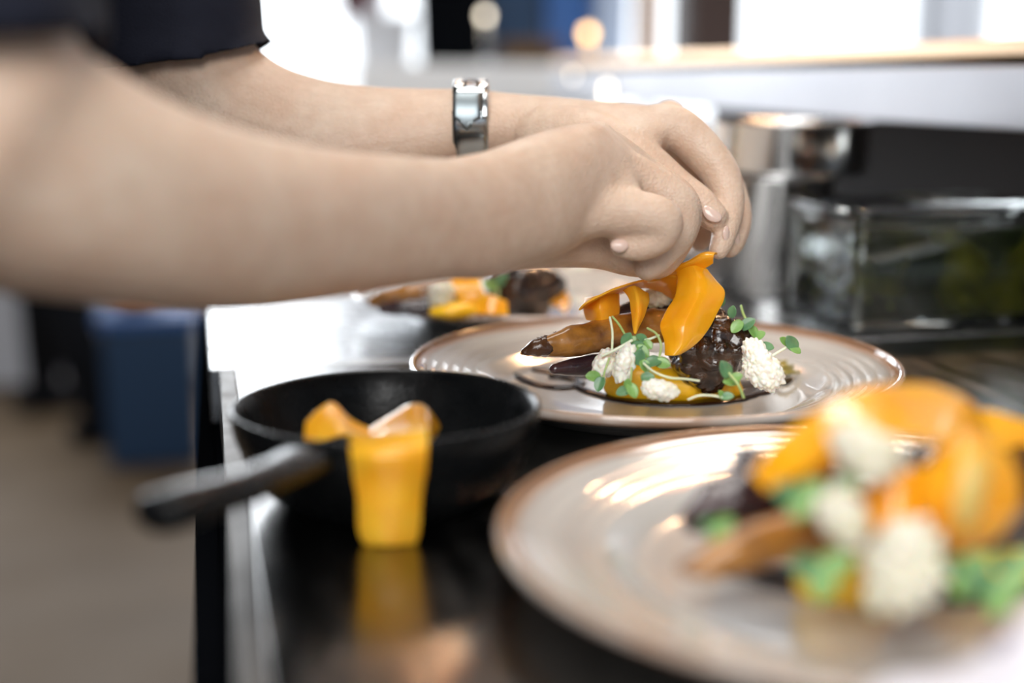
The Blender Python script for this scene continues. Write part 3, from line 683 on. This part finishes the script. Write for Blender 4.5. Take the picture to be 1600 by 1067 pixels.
def balls(bm, items):
    for (px, py, d), r in items:
        r3 = r if hasattr(r, '__len__') else (r, r, r)
        M = Matrix((RT, FW, UP)).transposed()
        q = bmesh.ops.create_icosphere(bm, subdivisions=3, radius=1)
        for v in q['verts']: v.co = W(px, py, d) + M @ Vector((v.co.x*r3[0], v.co.y*r3[1], v.co.z*r3[2]))
def remesh(name, bm, m, parent, vox, smooth=4, fac=.5):
    o = obj(name, bm, m, parent)
    md = o.modifiers.new('r', 'REMESH'); md.mode = 'VOXEL'; md.voxel_size = vox; md.use_smooth_shade = True
    md = o.modifiers.new('s', 'SMOOTH'); md.iterations = smooth; md.factor = fac
    dg = bpy.context.evaluated_depsgraph_get(); me = bpy.data.meshes.new_from_object(o.evaluated_get(dg))
    o.modifiers.clear(); o.data = me
    for p in me.polygons: p.use_smooth = True
    if not me.materials: me.materials.append(m)
    return o

chef = empty('person', (-.30, .68, FZ), 'chef in navy shirt reaching both bare arms over the focused plate', 'person')
bm = bmesh.new()
# near (right) arm, measured top/bottom of the limb in view, with its depth
ring_sweep(bm, [((40, -90), (-290, -20), .43, .040), ((100, 15), (-330, 200), .43, .046), ((128, 70), (-190, 420), .435, .048), ((165, 98), (-20, 455), .445, .044),
                ((230, 138), (140, 475), .458, .041), ((310, 176), (270, 488), .475, .038), ((400, 207), (385, 487), .498, .035), ((500, 229), (490, 473), .526, .031),
                ((610, 241), (603, 452), .562, .028), ((700, 247), (705, 436), .598, .026), ((750, 240), (758, 434), .622, .026)])
# back of the near hand
ring_sweep(bm, [((700, 247), (705, 436), .598, .026), ((760, 235), (768, 434), .625, .027), ((827, 211), (830, 412), .650, .029), ((882, 196), (884, 394), .668, .031),
                ((925, 190), (922, 374), .682, .031), ((948, 198), (944, 366), .688, .028), ((976, 220), (966, 366), .692, .022), ((1005, 248), (990, 340), .697, .014)])
balls(bm, [((962, 300, .682), (.013, .013, .016)), ((950, 330, .676), (.013, .012, .013))])
balls(bm, [((934, 217, .700), .0100), ((945, 240, .692), .0105), ((915, 335, .668), .0120)])
chain(bm, [(900, 232, .700, .011), (950, 232, .724, .0105), (1006, 276, .732, .0096), (1060, 322, .734, .0092), (1062, 352, .732, .0086), (1052, 392, .726, .0078), (1040, 404, .724, .0070)])   # index
chain(bm, [(900, 245, .690, .012), (948, 236, .702, .0112), (1006, 274, .714, .0104), (1062, 314, .716, .0102), (1066, 354, .714, .0094), (1042, 400, .712, .0086), (1026, 414, .711, .0080)])  # middle
chain(bm, [(890, 262, .676, .013), (938, 256, .688, .0130), (998, 280, .694, .0116), (1057, 320, .696, .0112), (1060, 360, .697, .0098), (1028, 402, .698, .0086), (1012, 416, .698, .0078)])  # ring
chain(bm, [(860, 322, .668, .0150), (915, 328, .671, .0142), (980, 331, .672, .0122), (1033, 342, .671, .0108), (1031, 368, .674, .0088), (1000, 384, .676, .0078), (970, 384, .677, .0060)])   # little
chain(bm, [(800, 370, .665, .017), (870, 378, .690, .0135), (935, 388, .706, .0110), (985, 404, .712, .0096), (1020, 410, .714, .0085)])  # thumb
# far (left) arm
ring_sweep(bm, [((330, -300), (20, -160), .84, .055), ((345, -60), (95, 10), .82, .046), ((386, 50), (150, 180), .81, .044), ((432, 98), (260, 300), .805, .042),
                ((500, 123), (420, 330), .80, .038), ((570, 134), (540, 315), .80, .034), ((650, 138), (640, 290), .80, .030), ((735, 139), (735, 250), .80, .0275), ((790, 145), (790, 250), .80, .0275)])
ring_sweep(bm, [((735, 139), (735, 250), .80, .0275), ((800, 146), (800, 252), .797, .028), ((870, 151), (870, 268), .79, .032), ((940, 158), (940, 280), .782, .036), ((1005, 163), (1000, 270), .778, .036), ((1048, 170), (1035, 245), .776, .030)])
balls(bm, [((1050, 190, .760), .0100), ((1045, 186, .785), .011)])
chain(bm, [(1000, 200, .765, .0125), (1052, 198, .760, .0125), (1098, 236, .756, .0118), (1130, 280, .752, .0105), (1139, 330, .746, .0084), (1130, 372, .738, .0068), (1123, 390, .735, .0056)])   # index
chain(bm, [(1000, 200, .785, .0125), (1060, 204, .782, .0120), (1110, 250, .778, .0110), (1140, 300, .772, .0098), (1153, 342, .762, .0080), (1147, 376, .752, .0066), (1140, 388, .748, .0056)])  # middle
chain(bm, [(990, 205, .805, .0120), (1050, 214, .802, .0115), (1092, 262, .800, .0105), (1112, 308, .794, .0092), (1106, 350, .784, .0078), (1094, 376, .776, .0064)])  # ring
chain(bm, [(980, 215, .822, .0110), (1030, 232, .820, .0100), (1064, 275, .815, .0090), (1080, 315, .808, .0080), (1076, 345, .800, .0066)])  # little
chain(bm, [(850, 215, .775, .018), (915, 215, .760, .0165), (985, 236, .748, .0125), (1056, 290, .742, .0100), (1092, 318, .738, .0098), (1114, 338, .735, .0082)])  # thumb
# shoulders, neck and head (outside the frame)
shR, shL = W(-330, -560, .52), W(70, -480, .88)
def tb(a, b, ra, rb): stube(bm, [a, a.lerp(b, .5), b], [ra, (ra+rb)/2, rb], 20, 3)
tb(W(-120, 0, .432), shR, .050, .058); tb(W(240, -60, .82), shL, .052, .058)
neck = (shR+shL)/2 + Vector((-.05, 0, .07)); head = neck+Vector((.085, 0, .165))
tb(shR, (shR+shL)/2+Vector((-.05, 0, 0)), .058, .075); tb(shL, (shR+shL)/2+Vector((-.05, 0, 0)), .058, .075)
tb((shR+shL)/2+Vector((-.05, 0, 0)), head-Vector((.02, 0, .06)), .062, .052)
HM = Matrix.Rotation(.5, 3, 'Y')
def hball(off, r):
    q = bmesh.ops.create_icosphere(bm, subdivisions=4, radius=1)
    for v in q['verts']: v.co = head + HM @ (Vector(off)+Vector((v.co.x*r[0], v.co.y*r[1], v.co.z*r[2])))
hball((0, 0, .02), (.098, .076, .098)); hball((.035, 0, -.045), (.055, .055, .065)); hball((.07, 0, -.085), (.022, .024, .020))
hball((.103, 0, -.015), (.012, .011, .024)); hball((.112, 0, -.028), (.013, .014, .010))
for s in (-1, 1): hball((-.005, s*.078, -.01), (.016, .008, .030)); hball((.088, s*.034, .018), (.010, .018, .006)); hball((.088, 0, -.056), (.010, .024, .005)); hball((.088, 0, -.066), (.010, .020, .005))
body = remesh('body', bm, skin, chef, VOX, 6, .5)
# soften the knuckle zone of each hand so the fingers grow out of the palm
vg = body.vertex_groups.new(name='knuckles')
zones = [(W(946, 285, .668), .020, .040), (W(925, 235, .690), .016, .034), (W(1030, 205, .760), .010, .022)]
cl_ = [(c_-Vector(chef.location), a_, b_) for c_, a_, b_ in zones]
for v in body.data.vertices:
    wt = 0
    for c_, a_, b_ in cl_:
        d_ = (v.co-c_).length
        if d_ < b_: wt = max(wt, min(1, (b_-d_)/(b_-a_)))
    if wt > 0: vg.add([v.index], wt, 'REPLACE')
md = body.modifiers.new('soften', 'SMOOTH'); md.factor = .8; md.iterations = 34; md.vertex_group = 'knuckles'
dg = bpy.context.evaluated_depsgraph_get(); me = bpy.data.meshes.new_from_object(body.evaluated_get(dg)); body.modifiers.clear(); body.data = me
# facial features and hair
white_m = mat('eye_white', (.8, .8, .78), .2); iris_m = mat('brown_iris', (.05, .03, .02), .2); hair_m = mat('dark_brown_hair', (.03, .02, .012), .6, bump=.8, bscale=400)
for s in (-1, 1):
    b2 = bmesh.new(); bmesh.ops.create_uvsphere(b2, u_segments=16, v_segments=10, radius=.0105, matrix=Matrix.Translation(head+HM @ Vector((.0815, s*.033, .001))))
    ey = obj('eye', b2, white_m, chef)
    b2 = bmesh.new(); bmesh.ops.create_uvsphere(b2, u_segments=12, v_segments=8, radius=.0052, matrix=Matrix.Translation(head+HM @ Vector((.0880, s*.033, .001)))); obj('iris', b2, iris_m, ey)
b2 = bmesh.new(); q = bmesh.ops.create_icosphere(b2, subdivisions=4, radius=1)
for v in q['verts']:
    p = v.co.copy(); v.co = head + HM @ (Vector((-.014, 0, .038))+Vector((p.x*.100, p.y*.085, p.z*.092))*(1+.02*noise.noise(p*6)))
obj('hair', b2, hair_m, chef)
# nails
def nail(px, py, d, wx, wy, ang, nrm, lab=None):
    b2 = bmesh.new(); bmesh.ops.create_uvsphere(b2, u_segments=16, v_segments=8, radius=1); a = math.radians(ang)
    nrm = Vector(nrm).normalized(); t = (RT*math.cos(a)+UP*math.sin(a)); t = (t-nrm*t.dot(nrm)).normalized(); s = nrm.cross(t)
    c = W(px, py, d)
    for v in b2.verts: v.co = c+t*v.co.x*wx+s*v.co.y*wy+nrm*(v.co.z*.0014-.0012*v.co.y**2)
    obj('fingernail', b2, nail_m, chef)
nail(1113, 333, .7275, .0062, .0046, -42, -FW*.9+UP*.35+RT*.2)
nail(1136, 366, .7325, .0050, .0036, -75, -FW*.5+RT*.9)
nail(1152, 372, .7455, .0045, .0034, -75, -FW*.6+RT*.9)
nail(968, 383, .6695, .0046, .0036, 180, -FW+UP*.2)
# shirt with short sleeves, trousers, shoes
bm = bmesh.new()
def tb2(bm, pts, rad, n=24): stube(bm, pts, rad, n, 6)
ring_sweep(bm, [((150, 62), (-490, 50), .432, .068), ((138, 20), (-500, 0), .432, .070), ((110, -120), (-540, -140), .44, .074), ((20, -330), (-600, -330), .48, .076), ((-80, -560), (-640, -480), .52, .078)])
tb2(bm, [W(-280, -420, .50), shR, shR+Vector((-.08, .05, -.02))], [.074, .084, .09])
ring_sweep(bm, [((414, 82), (80, 118), .812, .060), ((412, 40), (70, 60), .815, .061), ((395, -60), (50, -40), .82, .063), ((300, -260), (-40, -220), .85, .068), ((200, -420), (-100, -380), .88, .070)])
tb2(bm, [W(120, -330, .87), shL, shL+Vector((-.08, -.05, -.02))], [.072, .082, .09])
tb(W(-120, 0, .432).lerp(shR, .42), shR, .066, .070); tb(W(240, -60, .82).lerp(shL, .3), shL, .062, .070)
mid = (shR+shL)/2
hips = Vector((-.34, .66, .02))
for dy in (-.08, 0, .08):
    tb2(bm, [mid+Vector((-.08, dy, .01)), mid+Vector((-.13, dy, -.12)), mid.lerp(hips, .6)+Vector((-.05, dy, 0)), hips+Vector((0, dy, 0)), hips+Vector((0, dy, -.10))], [.085, .11, .11, .10, .10])
tb2(bm, [shR+Vector((-.02, .04, .004)), mid+Vector((-.055, 0, .008)), shL+Vector((-.02, -.04, .004))], [.082, .092, .082])
shirt = remesh('shirt', bm, navy, chef, .004, 3)
md = shirt.modifiers.new('over_skin', 'SHRINKWRAP'); md.target = body; md.wrap_method = 'NEAREST_SURFACEPOINT'; md.wrap_mode = 'OUTSIDE'; md.offset = .009
md = shirt.modifiers.new('ease', 'SMOOTH'); md.iterations = 2
dg = bpy.context.evaluated_depsgraph_get(); me = bpy.data.meshes.new_from_object(shirt.evaluated_get(dg)); shirt.modifiers.clear(); shirt.data = me
bm = bmesh.new()
for s in (-1, 1):
    tb2(bm, [hips+Vector((0, s*.07, -.05)), hips+Vector((.02, s*.09, -.25)), Vector((-.33, .66+s*.11, -.45)), Vector((-.36, .66+s*.12, -.70)), Vector((-.36, .66+s*.12, -.84))], [.105, .092, .072, .060, .058])
tb2(bm, [hips+Vector((0, -.05, -.05)), hips+Vector((0, .05, -.05))], [.11, .11])
remesh('trousers', bm, black_cloth, chef, .007, 3)
for s in (-1, 1):
    b2 = bmesh.new(); stube(b2, [Vector((-.40, .66+s*.12, FZ+.042)), Vector((-.32, .66+s*.125, FZ+.042)), Vector((-.20, .66+s*.13, FZ+.032))], [.042, .044, .032], 18, 5)
    for v in b2.verts: v.co.z = max(v.co.z, FZ+.001)
    obj('shoe', b2, black_cloth, chef)

# ---------------------------------------------------------------- wristwatch on the far wrist
wc = (W(737, 139, .80)+W(737, 250, .80))/2; wr_v = .0222+.0016; wr_d = .0275+.0018
watch = empty('wristwatch', wc, 'steel bracelet wristwatch on the chef\'s far wrist, clasp facing camera', 'watch')
adir = RT.copy(); udir = UP.copy(); ddir = FW.copy()
dark_steel = mat('dark_steel_links', (.22, .22, .23), .2, 1); clasp_m = mat('clasp_steel', (.42, .46, .48), .22, 1); matte_clasp = mat('matte_clasp_plate', (.25, .29, .31), .42, 1)
def wp(th, off, along):      # th measured from facing the camera, going up
    nrm = (udir*math.sin(th)/wr_v - ddir*math.cos(th)/wr_d).normalized()
    return wc + udir*math.sin(th)*wr_v - ddir*math.cos(th)*wr_d + nrm*off + adir*along, nrm
def wpatch(th0, th1, a0, a1, off, thick, name, m, shape=None, nseg=10):
    b2 = bmesh.new(); rows = []
    for i in range(nseg+1):
        th = th0+(th1-th0)*i/nseg; r = []
        for j in range(9):
            v = j/8; t2 = th
            if shape: t2 = shape(th, i/nseg, v)
            edge = .0006*(abs(v-.5)*2)**6
            p, nn = wp(t2, off+thick-edge, a0+(a1-a0)*v); r.append(b2.verts.new(p))
        lo = [b2.verts.new(wp(shape(th, i/nseg, j/8) if shape else th, off, a0+(a1-a0)*j/8)[0]) for j in (8, 0)]
        rows.append(r+lo)
    n = len(rows[0])
    for A, B in zip(rows[:-1], rows[1:]):
        for k in range(n): b2.faces.new((A[k], A[(k+1) % n], B[(k+1) % n], B[k]))
    b2.faces.new(rows[0][::-1]); b2.faces.new(rows[-1]); bmesh.ops.recalc_face_normals(b2, faces=b2.faces[:])
    return obj(name, b2, m, watch)
R_ = math.radians; hw = .0102
# clasp: upper matte plate with a pointed lower edge, bright lower plate
wpatch(R_(-62), R_(6), -hw, hw, .0006, .0018, 'clasp_plate', clasp_m)
wpatch(R_(-4), R_(30), -hw+.0004, hw-.004, .0026, .0012, 'clasp_cover', matte_clasp, lambda th, u, v: th-(1-u)*R_(14)*math.exp(-((v-.5)/.22)**2))
wpatch(R_(31), R_(42), -hw, hw, .0010, .0020, 'clasp_bar', clasp_m)
wpatch(R_(-4), R_(30), hw-.0036, hw, .0008, .0024, 'clasp_side', clasp_m)
th = 43
while th < 298-8:
    if not (150 < th < 214):
        for k, (a, b) in enumerate(((-hw, -hw*.38), (-hw*.36, hw*.36), (hw*.38, hw))):
            wpatch(R_(th), R_(th+8.4), a, b, .0006, .0024, 'bracelet_link', dark_steel if k == 1 else steel, nseg=3)
    th += 9.2
p, nn = wp(R_(182), .004, 0)
b2 = bmesh.new(); Mz = nn.to_track_quat('Z', 'Y').to_matrix().to_4x4()
bmesh.ops.create_cone(b2, cap_ends=True, segments=48, radius1=.0185, radius2=.0178, depth=.008, matrix=Matrix.Translation(p) @ Mz)
obj('watch_case', b2, steel, watch)
b2 = bmesh.new(); bmesh.ops.create_cone(b2, cap_ends=True, segments=48, radius1=.0155, radius2=.0150, depth=.0015, matrix=Matrix.Translation(p+nn*.0045) @ Mz)
obj('watch_dial', b2, black_metal, watch)

# ================================================================ BACKGROUND
rear_bench_m = mat('pale_bench_enamel', (.82, .83, .84), .4)
rb = empty('rear_bench', (1.1, 2.9, FZ), 'pale steel bench across the room behind the arms', 'bench')
obj('bench_top', box(bmesh.new(), (.30, 2.75, .125), (1.95, 3.25, .205), .004), rear_bench_m, rb, False)
for x in (.34, 1.85):
    for y in (2.79, 3.17): obj('leg', box(bmesh.new(), (x, y, FZ), (x+.04, y+.04, .125)), steel, rb, False)
obj('lower_shelf', box(bmesh.new(), (.32, 2.78, -.5), (1.92, 3.22, -.47)), rear_bench_m, rb, False)
BY = 2.95
def bx(px): # X on plane y=BY for a pixel column near the horizon
    v = FW + RT*((px-800)/F) - UP*((80-533.5)/F); return v.x/v.y*BY
def prop_bin(name, x0, x1, h, m, label, cat, y=2.85, dp=.16, z=.205, taper=.9, rim=True):
    t = empty(name, ((bx(x0)+bx(x1))/2, y+dp/2, z), label, cat)
    a, b = bx(x0), bx(x1); bm = bmesh.new()
    box(bm, (a, y, z), (b, y+dp, z+h), .006)
    cx, cy = (a+b)/2, y+dp/2
    for v in bm.verts:
        k = taper+(1-taper)*(v.co.z-z)/h; v.co.x = cx+(v.co.x-cx)*k; v.co.y = cy+(v.co.y-cy)*k
    obj('shell', bm, m, t, False)
    if rim: obj('rim', box(bmesh.new(), (a-.006, y-.006, z+h-.012), (b+.006, y+dp+.006, z+h+.002), .003), m, t, False)
    return t
blue_m = mat('blue_plastic', (.03, .10, .30), .4); dblue_m = mat('deep_blue_plastic', (.008, .034, .085), .55)
tan_m = mat('tan_board', (.48, .33, .24), .6); brown_m = mat('brown_card', (.11, .06, .02), .7); dbrown = mat('dark_brown_wood', (.05, .03, .025), .5)
paleblue = mat('pale_blue_plastic', (.42, .52, .70), .4)
prop_bin('food_bin', 657, 752, .30, black_metal, 'tall black bin standing on the rear bench', 'bin')
prop_bin('storage_tub', 765, 852, .22, dblue_m, 'dark blue tub at the middle of the rear bench', 'tub', y=2.98)
prop_bin('card_box', 770, 850, .045, brown_m, 'low brown box in front of the dark blue tub', 'box', y=2.80, dp=.12)
prop_bin('storage_tub', 856, 932, .26, blue_m, 'bright blue tub right of the dark one', 'tub', y=2.98)
prop_bin('storage_tub', 936, 985, .24, paleblue, 'narrow pale blue tub on the rear bench', 'tub', y=2.95)
prop_bin('cutting_board', 1000, 1032, .28, tan_m, 'tan board standing upright on the rear bench', 'board', y=2.95, dp=.05, taper=1, rim=False)
prop_bin('knife_block', 1058, 1135, .30, dbrown, 'dark brown block at the right end of the rear bench', 'block', y=2.85, taper=1, rim=False)
prop_bin('card_box', 560, 645, .10, frame_m, 'pale box at the left end of the rear bench', 'box', y=2.95)
cur = empty('curtain', (0, 4.86, -.05), 'dusty pink curtain strip hanging in the left window', 'curtain')
def wx(px):
    v = FW + RT*((px-800)/F) - UP*((30-533.5)/F); return v.x/v.y*4.86
cb_ = bmesh.new(); q = []
for k in range(25):
    x = wx(532)+(wx(582)-wx(532))*k/24; q.append((x, 4.86+.012*math.sin(k*1.3)))
vs = [(cb_.verts.new((x, y, .36)), cb_.verts.new((x, y, 1.3))) for x, y in q]
for a, b in zip(vs[:-1], vs[1:]): cb_.faces.new((a[0], b[0], b[1], a[1]))
cu = obj('cloth', cb_, pink_m, cur); md = cu.modifiers.new('thickness', 'SOLIDIFY'); md.thickness = .004
# bulbs of small warm lamps on the rear bench, glowing discs for shelf glints
bulb_m = emis('warm_bulb', (1, .62, .25), 9); bulb_glint_w = emis('white_bulb_glint', (1, .88, .7), 7)
def lamp(px, py, d, r, m, label, foot_z):
    p = W(px, py, d); t = empty('table_lamp', (p.x, p.y, foot_z), label, 'lamp')
    b2 = bmesh.new(); bmesh.ops.create_uvsphere(b2, u_segments=24, v_segments=12, radius=r, matrix=Matrix.Translation(p)); obj('bulb', b2, m, t)
    if p.z-r > foot_z+.004:
        obj('base', lathe(bmesh.new(), [(0, 0), (.02, 0), (.02, .003), (.004, .006), (.004, max(p.z-r-foot_z, .008)), (0, max(p.z-r-foot_z, .008))], (p.x, p.y, foot_z), 24), steel, t)
lamp(919, 52, 2.85, .011, bulb_m, 'warm glowing bulb in front of the blue tub on the rear bench', .205)
lamp(758, 24, 2.80, .008, bulb_glint_w, 'small pale bulb beside the black bin', .205)
for px, py, rr_, lb in ((955, 143, .013, 'larger warm glint on the face of the pass shelf, made as a glowing disc'), (900, 118, .006, 'smaller warm glint on the face of the pass shelf, made as a glowing disc')):
    v = FW + RT*((px-800)/F) - UP*((py-533.5)/F); p = EYE+v*(.6/v.x)  # emissive disc put in for a glint on the shelf steel
    t = empty('shelf_glint', p, lb, 'glint')
    b2 = bmesh.new(); bmesh.ops.create_cone(b2, cap_ends=True, segments=32, radius1=rr_*1.2, radius2=rr_*1.1, depth=.006, matrix=Matrix.Translation(p-Vector((.0025, 0, 0))) @ Matrix.Rotation(-math.pi/2, 4, 'Y')); obj('glint_ring', b2, steel, t)
    b2 = bmesh.new(); bmesh.ops.create_uvsphere(b2, u_segments=24, v_segments=12, radius=rr_, matrix=Matrix.Translation(p-Vector((.005, 0, 0))) @ Matrix.Diagonal((.4, 1, 1, 1))); obj('lens', b2, bulb_glint_w, t)
# heat lamps over the pass: shades with glowing bulbs, above the frame
shade_m = mat('brushed_copper_shade', (.75, .42, .25), .3, 1)
for k, (x, y) in enumerate(((.55, .62), (.62, .95), (.62, 1.30), (.30, 1.75))):
    t = empty('heat_lamp', (x, y, .62), 'copper heat lamp hanging over the pass, number from the camera side %s' % ('first', 'second', 'third', 'fourth')[k], 'heat lamp', 'heat lamps over the pass')
    obj('lamp_shade', lathe(bmesh.new(), [(.065, .62), (.062, .66), (.035, .72), (.014, .74), (.012, .74), (.033, .718), (.060, .658), (.0635, .62)], (x, y, 0), 40), shade_m, t)
    b2 = bmesh.new(); bmesh.ops.create_uvsphere(b2, u_segments=20, v_segments=12, radius=.016, matrix=Matrix.Translation((x, y, .648))); obj('bulb', b2, emis('heat_bulb', (1, .74, .48), 45), t)
    obj('cord', tube(bmesh.new(), [(x, y, .74), (x, y, 1.9)], .003, 6), black_metal, t)
# a second cook's legs in the far left, most of the figure hidden by the arm
ck = empty('person', (-.40, 4.1, FZ), 'second person in black trousers and shoes, walking across the far floor', 'person')
bm = bmesh.new()
fx = G(172, 690, FZ); fx2 = G(80, 640, FZ)
hip = Vector((-.46, 4.2, .0)); che = hip+Vector((-.02, 0, .42))
stube(bm, [hip+Vector((0, -.07, 0)), Vector((-.43, 4.12, -.42)), Vector((fx.x-.03, fx.y, FZ+.09))], [.11, .085, .05], 16, 5)
stube(bm, [hip+Vector((0, .07, 0)), Vector((-.50, 4.3, -.42)), Vector((fx2.x-.02, fx2.y, FZ+.09))], [.11, .085, .05], 16, 5)
stube(bm, [hip+Vector((0, 0, -.04)), hip+Vector((0, 0, .2)), che], [.13, .14, .15], 18, 5)
for s in (-1, 1): stube(bm, [che+Vector((0, s*.13, 0)), che+Vector((.02, s*.22, -.12)), che+Vector((.10, s*.22, -.36)), che+Vector((.26, s*.16, -.38))], [.065, .05, .042, .03], 14, 5)
stube(bm, [che, che+Vector((.01, 0, .16)), che+Vector((.02, 0, .27))], [.09, .055, .06], 14, 5)
q = bmesh.ops.create_icosphere(bm, subdivisions=3, radius=1)
for v in q['verts']: v.co = che+Vector((.03, 0, .32))+Vector((v.co.x*.095, v.co.y*.078, v.co.z*.12))
remesh('body', bm, black_cloth, ck, .012, 3)
for f in (fx, fx2):
    b2 = bmesh.new(); stube(b2, [Vector((f.x-.08, f.y, FZ+.04)), Vector((f.x, f.y, FZ+.04)), Vector((f.x+.13, f.y, FZ+.03))], [.04, .042, .03], 14, 4)
    for v in b2.verts: v.co.z = max(v.co.z, FZ+.001)
    obj('shoe', b2, black_cloth, ck)
b0 = G(235, 730, FZ)
b0 = G(243, 730, FZ)
bb = empty('waste_bin', b0, 'blue plastic bin standing on the brown floor left of the worktop', 'bin')
bm = box(bmesh.new(), (b0.x-.125, b0.y, FZ+.001), (b0.x+.125, b0.y+.26, FZ+.40), .015)
obj('bin_body', bm, dblue_m, bb, False)
obj('bin_rim', box(bmesh.new(), (b0.x-.14, b0.y-.015, FZ+.40), (b0.x+.14, b0.y+.275, FZ+.44), .012), blue_m, bb, False)
rag = W(215, 518, 4.0); bm = blob(bmesh.new(), Vector((b0.x-.03, b0.y+.09, FZ+.475)), (.07, .05, .035), None, 4, .2, 10, 3)
tag(recenter(obj('folded_cloth', bm, mat('rust_orange_cloth', (.45, .17, .07), .8)), (b0.x-.03, b0.y+.09, FZ+.44)), 'rust orange cloth lying on top of the blue bin', 'cloth')
